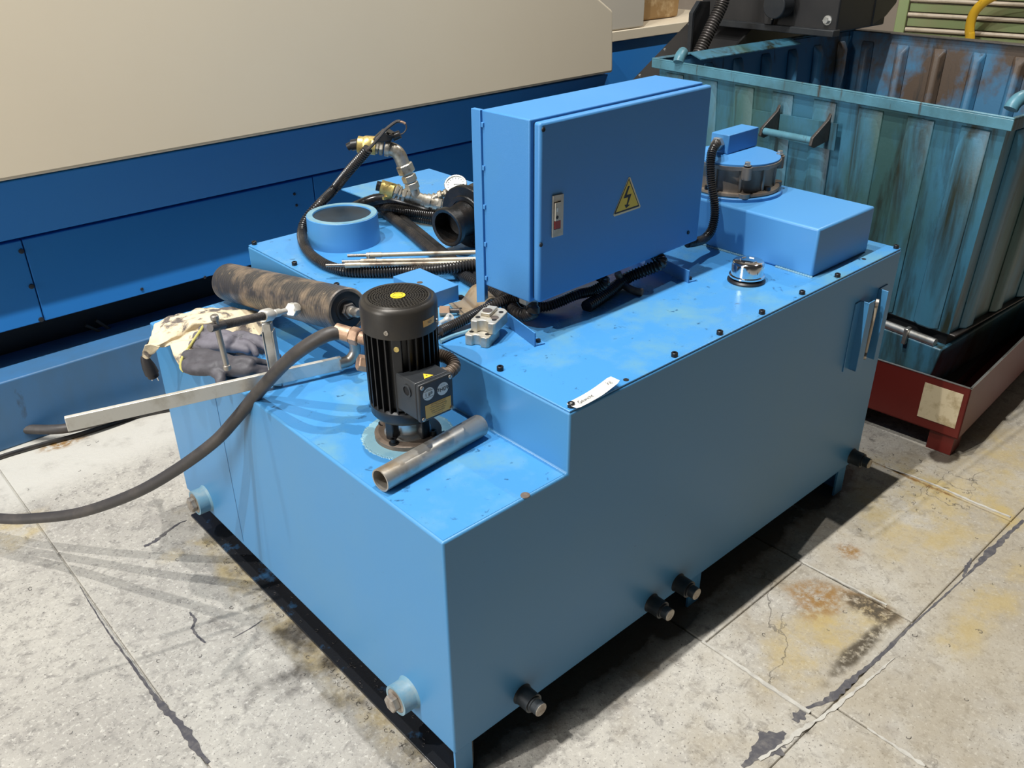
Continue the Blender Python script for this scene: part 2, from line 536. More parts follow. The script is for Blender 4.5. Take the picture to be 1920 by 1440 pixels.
    def build(s, name, m, parent=None, bevel=0.0, smooth=35, loc=None, seg=2, label=None):
        me = s.mesh(name)
        return link(name, me, m, parent, bevel, smooth, loc, seg, label)


def link(name, me, m, parent=None, bevel=0.0, smooth=35, loc=None, seg=2, label=None):
    if m is not None and not me.materials:
        me.materials.append(M[m] if isinstance(m, str) else m)
        if smooth:
            me.shade_smooth()
            me.set_sharp_from_angle(angle=math.radians(smooth))
    o = bpy.data.objects.new(name, me)
    COL.objects.link(o)
    if bevel:
        b = o.modifiers.new('bevel', 'BEVEL')
        b.width = bevel
        b.segments = seg
        b.limit_method = 'ANGLE'
        b.angle_limit = math.radians(40)
        b.harden_normals = False
    if loc is not None:
        o.location = loc
    if parent is not None:
        attach(o, parent)
    if label:
        o['label'] = label
    return o


def wpos(o):
    p = V((0, 0, 0))
    while o is not None:
        if o.type == 'EMPTY':
            p = p + o.location
        o = o.parent
    return p


def attach(o, parent):
    o.parent = parent
    if parent.type == 'EMPTY':
        o.matrix_parent_inverse = Matrix.Translation(-parent.location)


def thing(name, label, cat, loc, group=None):
    o = bpy.data.objects.new(name, None)
    o.empty_display_size = 0.05
    o.location = loc
    COL.objects.link(o)
    return tag(o, label, cat, group)


def tag(o, label, cat, group=None):
    o['label'] = label
    o['category'] = cat
    if group:
        o['group'] = group
    return o


def structure(o):
    o['kind'] = 'structure'
    return o


def text(body, size, o, xd, yd, m, parent, name='lettering', align='CENTER', lift=0.0006, spacing=1.0):
    cu = bpy.data.curves.new('txt', 'FONT')
    cu.body = body
    cu.size = size
    cu.align_x = align
    cu.align_y = 'CENTER'
    cu.space_character = spacing
    t = bpy.data.objects.new('txt', cu)
    me = bpy.data.meshes.new_from_object(t)
    bpy.data.objects.remove(t)
    xd = V(xd).normalized()
    yd = V(yd)
    yd = (yd - xd * yd.dot(xd)).normalized()
    zd = xd.cross(yd)
    T = Matrix(((xd.x, yd.x, zd.x, 0), (xd.y, yd.y, zd.y, 0), (xd.z, yd.z, zd.z, 0), (0, 0, 0, 1)))
    me.transform(Matrix.Translation(V(o) + zd * lift) @ T)
    me.materials.clear()
    return link(name, me, m, parent, smooth=0)


H1, H2, SX, W, L, B = 0.6424, 0.7833, 0.3101, 1.2677, 1.6, 0.1

# ================================================================== SETTING
fl = MB().box((-4, -5, -0.06), (9, 8, -0.007)).build('floor', 'floor', None, smooth=0)
structure(fl)
G = 0.0016


def slab(x0, y0, x1, y1, nm='slab'):
    MB().box((x0 + G, y0 + G, -0.05), (x1 - G, y1 - G, 0.0)).build(nm, 'floor', fl, bevel=0.004, smooth=0)


slab(-0.36, -0.415, 0.712, 2.02)
slab(-4, -0.415, -0.36, 2.02)
slab(-4, 2.02, 9, 8)
slab(0.712, -0.415, 1.158, -0.10)
slab(0.712, -0.10, 1.158, 2.02)
slab(1.158, -0.415, 1.774, 2.02)
slab(1.774, -0.415, 9, 2.02)
slab(-4, -5, -0.36, -0.415)
slab(-0.36, -5, 0.768, -0.415)
slab(0.768, -5, 2.5, -0.415)
slab(2.5, -5, 9, -0.415)

# old crack fillings and pale mortar ridges along the joints
M['crack'] = mat('dark_crack_filler', (0.055, 0.052, 0.06), 0.55, 0, (0.12, 0.11, 0.105), 40, 0.45, 0.65, 0.4, 120)
M['ridge'] = mat('pale_mortar', (0.47, 0.45, 0.40), 0.7, 0, (0.36, 0.34, 0.30), 30, 0.45, 0.65, 0.4, 120)


def ribbon(pix, wd, m, nm, hgt=0.0008, jit=0.5, step=0.012):
    pts = resample(spline([PZ(u, v, 0.0) for u, v in pix], 10), step)
    n = len(pts)
    mb = MB()
    prev = None
    for i, p in enumerate(pts):
        d = (pts[min(i + 1, n - 1)] - pts[max(i - 1, 0)]).normalized()
        e = V((-d.y, d.x, 0))
        t = i / max(n - 1, 1)
        k = t * (len(wd) - 1)
        j = min(int(k), len(wd) - 2) if len(wd) > 1 else 0
        ww = (wd[j] + (wd[j + 1] - wd[j]) * (k - j)) if len(wd) > 1 else wd[0]
        a = ww * random.uniform(1 - jit, 1 + jit)
        b = ww * random.uniform(1 - jit, 1 + jit)
        q = (p + e * a, p - e * b)
        if prev:
            lo_ = [prev[0], q[0], q[1], prev[1]]
            mb.hexa(lo_, [x + V((0, 0, hgt)) for x in lo_])
        prev = q
    return mb.build(nm, m, fl, smooth=0)


ribbon([(150, 1100), (175, 1142), (206, 1190), (240, 1236), (277, 1287), (312, 1332), (345, 1366), (358, 1390), (392, 1432)], [.001, .0015, .002, .0025, .003, .007, .009, .006], 'crack', 'crack')
ribbon([(356, 1148), (366, 1163), (361, 1178), (372, 1194), (386, 1206)], [.003, .004, .003, .002], 'crack', 'crack', step=0.006)
ribbon([(438, 1196), (470, 1178), (492, 1163)], [.001, .0018, .001], 'crack', 'crack', step=0.006)
ribbon([(270, 1025), (290, 1015), (330, 985), (352, 975)], [.004, .006, .004, .002], 'crack', 'crack', step=0.006)
ribbon([(1392, 1438), (1425, 1410), (1455, 1385), (1470, 1372)], [.004, .012, .028, .006], 'crack', 'crack', step=0.008)
ribbon([(1490, 1352), (1502, 1338), (1512, 1332)], [.006, .012, .004], 'crack', 'crack', step=0.006)
ribbon([(1512, 1328), (1545, 1316), (1580, 1290), (1612, 1262), (1660, 1222), (1710, 1172), (1770, 1118), (1830, 1062), (1850, 1040), (1880, 1012), (1920, 975)], [.004, .010, .004, .006, .002, .003, .002, .003, .010, .006, .004], 'crack', 'crack')
ribbon([(1806, 1082), (1814, 1062), (1822, 1046)], [.003, .005, .002], 'crack', 'crack', step=0.006)
ribbon([(1424, 1426), (1470, 1394), (1530, 1352), (1600, 1300), (1680, 1232)], [.003, .005, .004, .003, .0015], 'ridge', 'mortar_ridge', 0.0025, 0.8)
ribbon([(1316, 1204), (1380, 1246), (1450, 1294), (1522, 1340)], [.003, .004, .005, .005], 'ridge', 'mortar_ridge', 0.004, 0.3)
ribbon([(1626, 1366), (1680, 1402), (1740, 1442)], [.002, .004, .004], 'ridge', 'mortar_ridge', 0.0025, 0.8)
ribbon([(1505, 1056), (1560, 1084), (1620, 1114), (1668, 1138)], [.002, .003, .003, .002], 'ridge', 'mortar_ridge', 0.003, 0.4)
ribbon([(1660, 876), (1740, 905), (1820, 940), (1898, 972)], [.002, .003, .004, .003], 'ridge', 'mortar_ridge', 0.003, 0.4)

# walls far behind
T = Matrix.Rotation(math.radians(11), 4, 'Z')
wr = MB().box((0, -7, 0), (0.2, 7, 5), Matrix.Translation((6.12, 1.6, 0)) @ T).build('wall_right', 'wall', None, smooth=0)
structure(wr)
wbk = MB().box((-4, 6.2, 0), (9, 6.4, 5)).build('wall_back', 'wall', None, smooth=0)
structure(wbk)

# ================================================================== MACHINE TOOL
mt = thing('machine_tool', 'large cream and blue machine tool casing along the back wall side', 'machine', (1.0, 2.5, 0))
ZC = PY(300, 290, 2.0).z
p0 = PY(1150, 132, 2.0)
p1 = PY(1150, 20, 2.0)
p2 = PY(1118, -8, 2.0)
sl = (p2.z - p1.z) / (p2.x - p1.x)
poly = [(-3, 2.0, ZC), (p0.x, 2.0, ZC + 0.005), (p1.x, 2.0, p1.z), (p1.x - 0.9, 2.0, p1.z - 0.9 * sl), (-3, 2.0, p1.z - 0.9 * sl)]
MB().prism(poly, (0, 0.9, 0)).build('front_cover', 'cream', mt, bevel=0.012, smooth=40, seg=3)
ZB = PY(500, 349, 2.10).z
MB().prism([(-3, 2.03, ZC - 0.006), (-3, 2.115, ZB), (-3, 2.9, ZB), (-3, 2.9, ZC - 0.006)], (p0.x + 3.0, 0, 0)).build('upper_band', 'machine', mt, bevel=0.004)
ZL = PY(250, 557, 2.13).z
sx0 = PY(45, 450, 2.13).x
sx1 = PY(77, 600, 2.13).x
xs = (sx0 + sx1) / 2
for a, b in ((-3, xs), (xs + 0.003, 1.02), (1.023, 2.75)):
    MB().box((a, 2.13, ZL), (b, 2.2, ZB - 0.012)).build('lower_panel', 'machine', mt, bevel=0.003)
for u, v in ((40, 471), (59, 537), (77, 599)):
    p = PY(u, v, 2.13)
    MB().lathe([(0.009, 0), (0.008, 0.004), (0, 0.005)], p, (0, -1, 0), 12).build('panel_screw', 'gloss_blue', mt)
for u, v in ((266, 542), (552, 364), (556, 385), (384, 520)):
    p = PY(u, v, 2.13)
    MB().lathe([(0.006, 0), (0.005, 0.003), (0, 0.004)], p, (0, -1, 0), 10).build('panel_screw', 'gloss_blue', mt)
MB().box((-3, 2.28, 0.0), (2.75, 2.9, ZB - 0.02)).build('recessed_frame', 'recess', mt)
ZS = PY(150, 673, 2.055).z
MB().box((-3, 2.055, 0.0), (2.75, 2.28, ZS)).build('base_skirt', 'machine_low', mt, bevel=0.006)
# rear casing, further right and further back
pr_ = PY(1155, 76, 2.25)
pt_ = PY(1155, 57, 2.25)
MB().box((2.6, 2.25, pt_.z), (PY(1208, 30, 2.25).x, 2.3, 2.3)).build('rear_cover', 'white_panel', mt, bevel=0.006)
MB().box((2.6, 2.243, pr_.z - 0.005), (4.0, 3.0, pt_.z - 0.003)).build('rear_cover_lip', 'cream', mt, bevel=0.004)
MB().box((2.6, 2.262, 0.0), (4.0, 3.0, pr_.z - 0.008)).build('rear_blue_panel', 'machine', mt, bevel=0.004)
for pts in (((160, 610), (205, 625), (260, 622), (300, 612)), ((180, 600), (225, 628), (262, 640), (300, 632)), ((100, 668), (150, 655), (175, 640), (190, 625))):
    path = [PY(u, v, 2.24) for u, v in pts]
    MB().tube(spline(path, 8), 0.006, 8).build('internal_cable', 'wire', mt)
# brown wrapped parcel behind
pk = MB()
a = PY(1205, 45, 2.6)
px0, px1 = PY(1196, 30, 2.42).x, PY(1275, 30, 2.42).x
pk.prism([(px0, 2.42, pt_.z), (px1 - .02, 2.42, pt_.z), (px1, 2.42, pt_.z + 0.25), (px1 - 0.03, 2.42, pt_.z + 0.6), (px0 + .02, 2.42, pt_.z + 0.62)], (0, 0.4, 0))
tag(pk.build('wrapped_parcel', 'cardboard', None, bevel=0.01), 'brown wrapped parcel standing on the rear casing behind the cream machine', 'parcel')

# ================================================================== TANK
tk = thing('coolant_tank', 'stepped sky blue sheet steel coolant tank standing on short feet', 'tank', (0.8, 0.63, 0))
tz = H2 - 0.004
prof = [(0, 0, B), (L, 0, B), (L, 0, tz), (SX, 0, tz), (SX, 0, H1), (0, 0, H1)]
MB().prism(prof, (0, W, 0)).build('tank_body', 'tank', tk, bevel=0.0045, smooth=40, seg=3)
MB().box((SX + 0.002, 0.002, tz), (L - 0.002, W - 0.002, H2)).build('top_cover', 'tank_top', tk, bevel=0.0012)
MB().box((0.006, 0.006, H1 - 0.001), (SX - 0.001, W - 0.006, H1 + 0.0006)).build('step_plate', 'tank_top', tk)
MB().box((0.80, W - 0.05, H2 - 0.002), (1.17, 1.552, H2 + 0.003)).build('rear_shelf', 'tank_top', tk, bevel=0.001)
for x in (0.84, 1.12):
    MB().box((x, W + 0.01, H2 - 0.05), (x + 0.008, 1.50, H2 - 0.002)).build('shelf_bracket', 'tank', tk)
# cover screws
bolt_me = MB().lathe([(0.0072, 0), (0.0072, 0.0085), (0.006, 0.0095), (0.0035, 0.0095), (0.0035, 0.006), (0, 0.006)], (0, 0, 0), (0, 0, 1), 12).mesh('cover_bolt')
bolts = [(x, 0.012) for x in (0.326, 0.634, 0.791, 0.952, 1.121, 1.284, 1.589)]
bolts += [(0.327, y) for y in (0.215, 0.42, 0.83, 1.036, 1.258)]
bolts += [(1.589, y) for y in (0.65, 0.9, 1.1)] + [(x, 1.256) for x in (0.5, 0.7, 1.3, 1.5)]
for x, y in bolts:
    link('cover_bolt', bolt_me, 'bolt', tk, loc=(x, y, H2))
for x, y in ((1.449, 0.03), (0.482, 0.012)):
    MB().lathe([(0.006, 0), (0.006, 0.0008), (0, 0.0008)], (x, y, H2), (0, 0, 1), 12).build('empty_bolt_hole', 'void', tk)
pq_ = PZ(985, 929, H1 + 0.0006)
MB().lathe([(0.0095, 0), (0.0088, 0.0016), (0.003, 0.0016), (0, 0.0008)], pq_, (0, 0, 1), 20).build('hole_plug', 'flange', tk)
# seam on the left face
q0, q1 = PX(430, 880, 0), PX(455, 1010, 0)
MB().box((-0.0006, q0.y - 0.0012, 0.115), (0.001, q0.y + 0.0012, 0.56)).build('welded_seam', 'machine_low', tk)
# feet
MB().box((-0.006, -0.01, 0.0), (0.052, W, 0.007)).build('foot_flange', 'ledge', tk, bevel=0.001)
MB().box((0.046, 0.006, 0.007), (0.052, W - 0.02, B)).build('foot_web', 'ledge', tk)
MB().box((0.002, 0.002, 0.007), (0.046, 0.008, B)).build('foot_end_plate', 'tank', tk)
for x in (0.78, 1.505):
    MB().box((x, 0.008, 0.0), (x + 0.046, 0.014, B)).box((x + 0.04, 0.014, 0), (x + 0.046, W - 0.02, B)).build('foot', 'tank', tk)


def drain(p, d, r, col, dark=False, ln=0.036):
    d = V(d)
    so = MB().lathe([(r * 1.12, 0), (r * 1.04, 0.004), (r, 0.006), (r, ln), (r * 0.82, ln), (r * 0.82, ln - 0.008), (0, ln - 0.008)], p, d, 28).build('drain_socket', col, tk)
    b = p + d * (ln - 0.008)
    if dark:
        pl = MB().lathe([(r * 0.8, 0), (r * 0.8, 0.012), (r * 0.70, 0.013), (r * 0.70, 0.03), (0, 0.03)], b, d, 24)
        pl.build('drain_plug', 'plug_dark', so)
        MB().lathe([(r * 0.69, 0), (r * 0.66, 0.0012), (0, 0.0014)], b + d * 0.03, d, 24).build('plug_face', 'plug', so)
    else:
        MB().lathe([(r * 0.8, 0), (r * 0.8, 0.008), (0, 0.009)], b, d, 24).hexnut(b + d * 0.008, b + d * 0.024, r * 0.60).build('drain_plug', 'plug', so)


drain(PX(768, 1297, 0), (-1, 0, 0), 0.034, 'socket')
drain(PX(388, 934, 0), (-1, 0, 0), 0.036, 'socket')
for u, v in ((979, 1301), (1221, 1130), (1271, 1092), (1597, 855)):
    drain(PY(u, v, 0), (0, -1, 0), 0.0225, 'plug_dark', True)

# level gauge: two bent guards and a slim rod with ring ends
gz0, gz1 = 0.475, 0.69


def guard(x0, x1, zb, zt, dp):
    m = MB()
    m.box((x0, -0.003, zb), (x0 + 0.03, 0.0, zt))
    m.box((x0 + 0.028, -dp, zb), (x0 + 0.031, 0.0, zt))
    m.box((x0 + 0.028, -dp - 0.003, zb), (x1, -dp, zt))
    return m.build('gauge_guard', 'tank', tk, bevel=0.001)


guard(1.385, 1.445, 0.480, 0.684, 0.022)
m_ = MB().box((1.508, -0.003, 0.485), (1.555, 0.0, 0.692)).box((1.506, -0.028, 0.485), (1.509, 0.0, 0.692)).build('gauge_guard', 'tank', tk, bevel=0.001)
ga, gb = V((1.478, -0.016, 0.655)), V((1.470, -0.016, 0.515))
MB().cyl(ga, gb, 0.0045, None, 10).build('gauge_tube', 'slat_edge', tk)
for c, s_ in ((ga, 1), (gb, -1)):
    MB().lathe([(0.011, -0.004), (0.011, 0.004), (0.006, 0.004), (0.006, -0.004)], c + V((0, 0, 0.008 * s_)), (0.5, -1, 0), 16, True).cyl(c + V((0, 0, 0.008 * s_)), c + V((0, 0.016, 0.008 * s_)), 0.004, None, 8).build('gauge_fitting', 'steel', tk)

# welded ring under the pump
MC = V((0.170, 0.331, H1))
MB().lathe([(0.094, 0), (0.092, 0.002), (0.086, 0.003), (0, 0.003)], MC, (0, 0, 1), 48).build('weld_ring', 'weld', tk)
wd = MB()
for k in range(110):
    a = 2 * PI * k / 110
    wd.sphere(MC + V((math.cos(a) * 0.094, math.sin(a) * 0.094, -0.0005)) + V((random.uniform(-1, 1), random.uniform(-1, 1), 0)) * 0.0012, 0.0038 + 0.0014 * random.random(), 5, (1, 1, 0.55))
wd.build('weld_bead', 'weld', tk)
# ------------------------------------------------------------------ filter housing box on the tank
FB0, FB1 = V((1.233, 0.053, H2)), V((1.507, 0.585, 0.9093))
MB().box(FB0, FB1).build('raised_filter_box', 'box_blue', tk, bevel=0.006, seg=3)
wb_ = MB()
for t in [i / 14 for i in range(15)]:
    wb_.sphere((1.232, 0.055 + 0.10 * t, H2 + 0.001), 0.005, 4, (0.8, 1, 0.7))
for t in [i / 18 for i in range(19)]:
    wb_.sphere((1.232, 0.26 + 0.13 * t, H2 + 0.001), 0.005, 4, (0.8, 1, 0.7))
wb_.build('weld_bead', 'weld', tk)

# ================================================================== MOTOR PUMP
mp = thing('pump_motor', 'black finned upright pump motor bolted to the low step of the tank', 'motor', tuple(MC))
zt = 0.9587
R0 = 0.0755
up = V((0, 0, 1))
c0 = V((MC.x, MC.y, 0))
MB().lathe([(0.070, H1 + 0.003), (0.070, H1 + 0.012), (0.066, H1 + 0.014), (0.0, H1 + 0.014)], c0, up, 40).build('base_flange', 'flange', mp)
fo = MB().lathe([(0.050, H1 + 0.014), (0.046, H1 + 0.02), (0.040, H1 + 0.024), (0.040, H1 + 0.064), (0.046, H1 + 0.068), (0, H1 + 0.068)], c0, up, 32).build('pump_coupling', 'bright_sleeve', mp)
for k in range(4):
    lg = MB()
    a = math.radians(10 + 90 * k)
    T = Matrix.Translation(c0) @ Matrix.Rotation(a, 4, 'Z')
    lg.box((0.030, -0.011, H1 + 0.012), (0.054, 0.011, H1 + 0.07), T)
    lg.build('lantern_leg', 'motor', mp, bevel=0.003)

for k in range(4):
    a = math.radians(-20 + 90 * k + 45 + 180)
    p = MC + V((math.cos(a) * 0.060, math.sin(a) * 0.060, 0.014))
    MB().lathe([(0.010, 0), (0.010, 0.002), (0.0066, 0.002), (0.0066, 0.011), (0.0035, 0.011), (0.0035, 0.007), (0, 0.007)], p, up, 14).build('flange_bolt', 'bolt', mp)
zb = 0.712
MB().lathe([(0.050, zb - 0.012), (0.066, zb - 0.008), (0.072, zb), (0.073, zb + 0.020), (0.069, zb + 0.024), (0, zb + 0.024)], c0, up, 48).build('end_bell', 'motor', mp)
MB().lathe([(0.060, zb + 0.02), (0.060, 0.905), (0, 0.905)], c0, up, 40).build('motor_housing', 'motor', mp)
fin_me = MB().box((0.056, -0.0014, 0), (0.0735, 0.0014, 0.905 - zb - 0.024)).mesh('cooling_fin')
for k in range(30):
    a = 2 * PI * (k + 0.5) / 30
    if abs(((a - math.radians(-90) + PI) % (2 * PI)) - PI) < math.radians(20):
        pass
    o = link('cooling_fin', fin_me, 'motor', mp, loc=(MC.x, MC.y, zb + 0.024))
    o.rotation_euler = (0, 0, a)
# broad plain pad with an earth screw on the housing
aa = math.radians(228)
T = Matrix.Translation(c0) @ Matrix.Rotation(aa, 4, 'Z')
MB().box((0.056, -0.009, zb + 0.03), (0.0742, 0.009, 0.90), T).build('housing_pad', 'motor', mp, bevel=0.001)
pe = T @ V((0.0742, 0, 0.878))
MB().lathe([(0.0055, 0), (0.005, 0.0015), (0.002, 0.0018), (0, 0.001)], pe, T.to_3x3() @ V((1, 0, 0)), 14).build('earth_screw', 'brass', mp)
# fan cover
ri = 0.0605
cv = [(R0, 0.897), (R0, zt - 0.012), (R0 - 0.002, zt - 0.006), (R0 - 0.007, zt - 0.002), (R0 - 0.011, zt - 0.0035), (ri + 0.001, zt), (ri - 0.002, zt - 0.001), (ri - 0.002, zt - 0.006), (R0 - 0.003, zt - 0.02), (R0 - 0.003, 0.897)]
MB().lathe(cv, c0, up, 56, True).build('fan_cover', 'motor_cover', mp)
gr = MB()
t_ = 0.0012


def cell(r0, r1, a0, a1, seg=2):
    for k in range(seg):
        b0 = a0 + (a1 - a0) * k / seg
        b1 = a0 + (a1 - a0) * (k + 1) / seg
        q = [(r0, b0), (r1, b0), (r1, b1), (r0, b1)]
        lo_ = [c0 + V((r * math.cos(b), r * math.sin(b), zt - 0.0025)) for r, b in q]
        gr.hexa(lo_, [p + V((0, 0, t_)) for p in lo_])


nr = 9
r_in = 0.0155
dr = (ri - r_in) / nr
for i in range(nr):
    ra = r_in + i * dr
    rb = ra + dr * 0.62
    n_ = max(14, int(2 * PI * (ra + dr * 0.3) / 0.0066))
    gr.add([], [])
    for k in range(n_):
        off = (i % 2) * 0.5
        a0 = 2 * PI * (k + off) / n_
        cell(ra, rb, a0, a0 + 2 * PI / n_ * 0.34, 1)
    for k in range(36):
        cell(rb, ra + dr, 2 * PI * k / 36, 2 * PI * (k + 1) / 36, 1)
for k in range(18):
    cell(0.0, r_in, 2 * PI * k / 18, 2 * PI * (k + 1) / 18, 1)
gr.build('fan_grille', 'motor_cover', mp, smooth=0)
MB().lathe([(ri, 0), (ri, 0.001), (0, 0.001)], (MC.x, MC.y, zt - 0.02), up, 40).build('grille_dark_backing', 'void', mp)  # dark backing that puts shade into the grille holes
bd = MB().lathe([(0.0145, 0), (0.0145, 0.001), (0, 0.001)], (MC.x, MC.y, zt - 0.0013), up, 32).build('round_badge', 'badge', mp, label='round yellow badge')
pcb = V((MC.x, MC.y, zt - 0.0003))
rx = V((0.741, -0.671, 0)).normalized()
ry = V((0.671, 0.741, 0)).normalized()
ar = MB()
for s0 in (200, 20):
    for k in range(10):
        a0, a1 = math.radians(s0 + k * 14), math.radians(s0 + k * 14 + 14)
        q = [pcb + (rx * math.cos(a) + ry * math.sin(a)) * r for r, a in ((0.0095, a0), (0.0108, a0), (0.0108, a1), (0.0095, a1))]
        ar.hexa(q, [p + V((0, 0, 0.0003)) for p in q])
ar.build('badge_mark', 'print', bd, smooth=0)
# name sticker and screws on the cover
ds = V((0.22, -0.975, 0)).normalized()
ts = V((0.975, 0.22, 0))
ps = c0 + ds * (R0 + 0.0003) + V((0, 0, 0.9215))
st = MB()
for k in range(6):
    a0 = math.radians(-77 + -12 + k * 4)
    a1 = a0 + math.radians(4)
    q = [c0 + V((math.cos(a) * R0 * 1.004, math.sin(a) * R0 * 1.004, z)) for a, z in ((a0, 0.915), (a1, 0.915), (a1, 0.928), (a0, 0.928))]
    st.hexa(q, [p + V((math.cos(a0) * 0.0004, math.sin(a0) * 0.0004, 0)) for p in q])
sk = st.build('name_sticker', 'orange', mp, smooth=0, label='small yellow sticker')
ps = c0 + V((math.cos(math.radians(-77)), math.sin(math.radians(-77)), 0)) * (R0 + 0.0007) + V((0, 0, 0.9215))
text('ND', 0.0075, ps, V((0.975, 0.22, 0)), up, 'print', sk)
for ang in (215, 305):
    a = math.radians(ang)
    d = V((math.cos(a), math.sin(a), 0))
    MB().lathe([(0.005, 0), (0.0045, 0.002), (0.002, 0.002), (0.002, 0.001), (0, 0.001)], c0 + d * R0 + V((0, 0, 0.912)), d, 12).build('cover_screw', 'steel', mp)
# terminal box, faces the front of the tank
ty = 0.205
tx0, tx1, tz0, tz1 = 0.1165, 0.196, 0.748, 0.828
MB().box((tx0, ty + 0.012, tz0), (tx1, 0.285, tz1)).build('terminal_box', 'terminal', mp, bevel=0.003)
ld = MB().box((tx0 - 0.001, ty, tz0 - 0.001), (tx1 + 0.001, ty + 0.011, tz1 + 0.001)).build('terminal_lid', 'terminal', mp, bevel=0.003)
for x in (tx0 + 0.006, tx1 - 0.006):
    for z in (tz0 + 0.006, tz1 - 0.006):
        MB().lathe([(0.0042, 0), (0.004, 0.002), (0.0015, 0.003), (0, 0.002)], (x, ty, z), (0, -1, 0), 12).build('lid_screw', 'steel', ld)
for cx, body, sz in ((0.1375, 'eff 1', 0.0105), (0.1715, '60Hz', 0.0125)):
    so = MB().lathe([(0.0135, 0), (0.0135, 0.0004), (0, 0.0004)], (cx, ty, 0.8045 if body == 'eff 1' else 0.803), (0, -1, 0), 32).build('round_sticker', 'sticker', ld, label='round %s sticker mounted upside down' % body)
    zc_ = 0.8045 if body == 'eff 1' else 0.803
    text(body, sz, (cx, ty - 0.0004, zc_), (-1, 0, 0), (0, 0, -1), 'print', so)
    if body == 'eff 1':
        text('MOTOR', 0.0032, (cx, ty - 0.0004, zc_ + 0.0098), (-1, 0, 0), (0, 0, -1), 'print', so)
        MB().box((cx - 0.0105, ty - 0.0007, zc_ + 0.0065), (cx + 0.0105, ty - 0.0004, zc_ + 0.0070)).box((cx - 0.0105, ty - 0.0007, zc_ - 0.0070), (cx + 0.0105, ty - 0.0004, zc_ - 0.0065)).build('sticker_line', 'print', so)
    else:
        text('* * *', 0.005, (cx, ty - 0.0004, zc_ + 0.0095), (-1, 0, 0), (0, 0, -1), 'print', so)
ol = MB().box((0.1275, ty - 0.0005, 0.7525), (0.1895, ty, 0.7815)).build('warning_label', 'orange', ld, label='orange warning label mounted upside down')
for i, (body, sz, mm, sp) in enumerate((('Schutz-Motor', 0.0048, 'print', 1.35), ('Netzspannung und Frequenz', 0.0036, 'print', 1.0), ('vor dem Anschluss mit den', 0.0036, 'print', 1.0), ('Angaben auf dem Schild', 0.0036, 'print', 1.0), ('vergleichen. Drehsinn', 0.0036, 'print', 1.0), ('pruefen!', 0.0042, 'redprint', 1.3))):
    text(body, sz, (0.158, ty - 0.0005, 0.7785 - i * 0.0046), (-1, 0, 0), (0, 0, -1), mm, ol, spacing=sp)
tri = MB().prism([(0.142, 0.222, tz1 + 0.0003), (0.164, 0.222, tz1 + 0.0003), (0.153, 0.240, tz1 + 0.0003)], (0, 0, 0.0004)).build('warning_triangle', 'yellow', mp, smooth=0)
MB().prism([(0.150, 0.224, tz1 + 0.0008), (0.155, 0.229, tz1 + 0.0008), (0.1525, 0.229, tz1 + 0.0008), (0.156, 0.235, tz1 + 0.0008), (0.150, 0.228, tz1 + 0.0008), (0.1528, 0.228, tz1 + 0.0008)], (0, 0, 0.0003)).build('bolt_symbol', 'print', tri, smooth=0)
hp = V((tx0, 0.245, 0.803))
MB().lathe([(0.0135, -0.002), (0.0135, 0.002), (0.0095, 0.002), (0.0095, -0.002)], hp, (-1, 0, 0), 24, True).build('cable_entry', 'terminal', mp)
MB().lathe([(0.0096, 0), (0, 0.0002)], hp, (-1, 0, 0), 20).build('entry_hole', 'void', mp)
# gland on the far side with an oily elbow turning back
g0 = V((tx1, 0.245, 0.805))
gl = MB().hexnut(g0, g0 + V((0.016, 0, 0)), 0.0155).lathe([(0.0125, 0), (0.0125, 0.012), (0, 0.012)], g0 + V((0.014, 0, 0)), (1, 0, 0), 20).build('cable_gland', 'flange', mp)
el = [g0 + V((0.022, 0, 0)), g0 + V((0.040, 0.004, 0.006)), g0 + V((0.046, 0.026, 0.013)), g0 + V((0.036, 0.050, 0.016)), g0 + V((0.015, 0.072, 0.018)), g0 + V((-0.005, 0.115, 0.014)), g0 + V((-0.02, 0.15, 0.0))]
MB().corr(el, 0.0135, 0.0055, 14).build('cable_elbow', 'flange', mp)

# ================================================================== RUBBER HOSE
hs = thing('hydraulic_hose', 'long dull black rubber hose hanging from behind the motor down to the left', 'hose', (0.10, 0.44, H1))
HP = [V((0.120, 0.432, 0.842)), V((0.085, 0.462, 0.856))]
for u, v, lz in ((600, 633, None),):
    pass
pts = [V((0.105, 0.440, 0.845))]
for u, v, z in ((640, 623, 0.858), (610, 629, 0.856), (570, 652, 0.825), (530, 685, 0.765), (480, 740, 0.655), (440, 788, 0.575), (400, 830, 0.507), (330, 881, 0.405), (250, 926, 0.305), (150, 961, 0.20), (60, 972, 0.145), (0, 972, 0.12), (-90, 960, 0.09), (-220, 930, 0.05)):
    pts.append(PZ(u, v, z))
hose_path = spline(pts[1:], 10)
MB().tube(hose_path, 0.0145, 16).build('hose', 'rubber', hs)
fa, fb = pts[1], PZ(672, 632, 0.852)
dd = (fb - fa).normalized()
MB().cyl(fa - dd * 0.012, fa + dd * 0.020, 0.0162, None, 18).build('crimp_sleeve', 'rusty_brass', hs)
MB().hexnut(fa + dd * 0.020, fa + dd * 0.040, 0.0185).cyl(fa + dd * 0.04, fa + dd * 0.06, 0.0135, None, 18).build('hose_nut', 'rusty_brass', hs)
f2 = fa + dd * 0.052
rp = [f2, f2 + dd * 0.02, f2 + dd * 0.03 + V((0, 0, -0.02)), V((f2.x + dd.x * 0.03, f2.y + dd.y * 0.03, 0.72)), V((f2.x + dd.x * 0.03, f2.y + dd.y * 0.03, H1 + 0.001))]
MB().tube(spline(rp, 8), 0.0125, 14).build('riser_pipe', 'flange', hs)
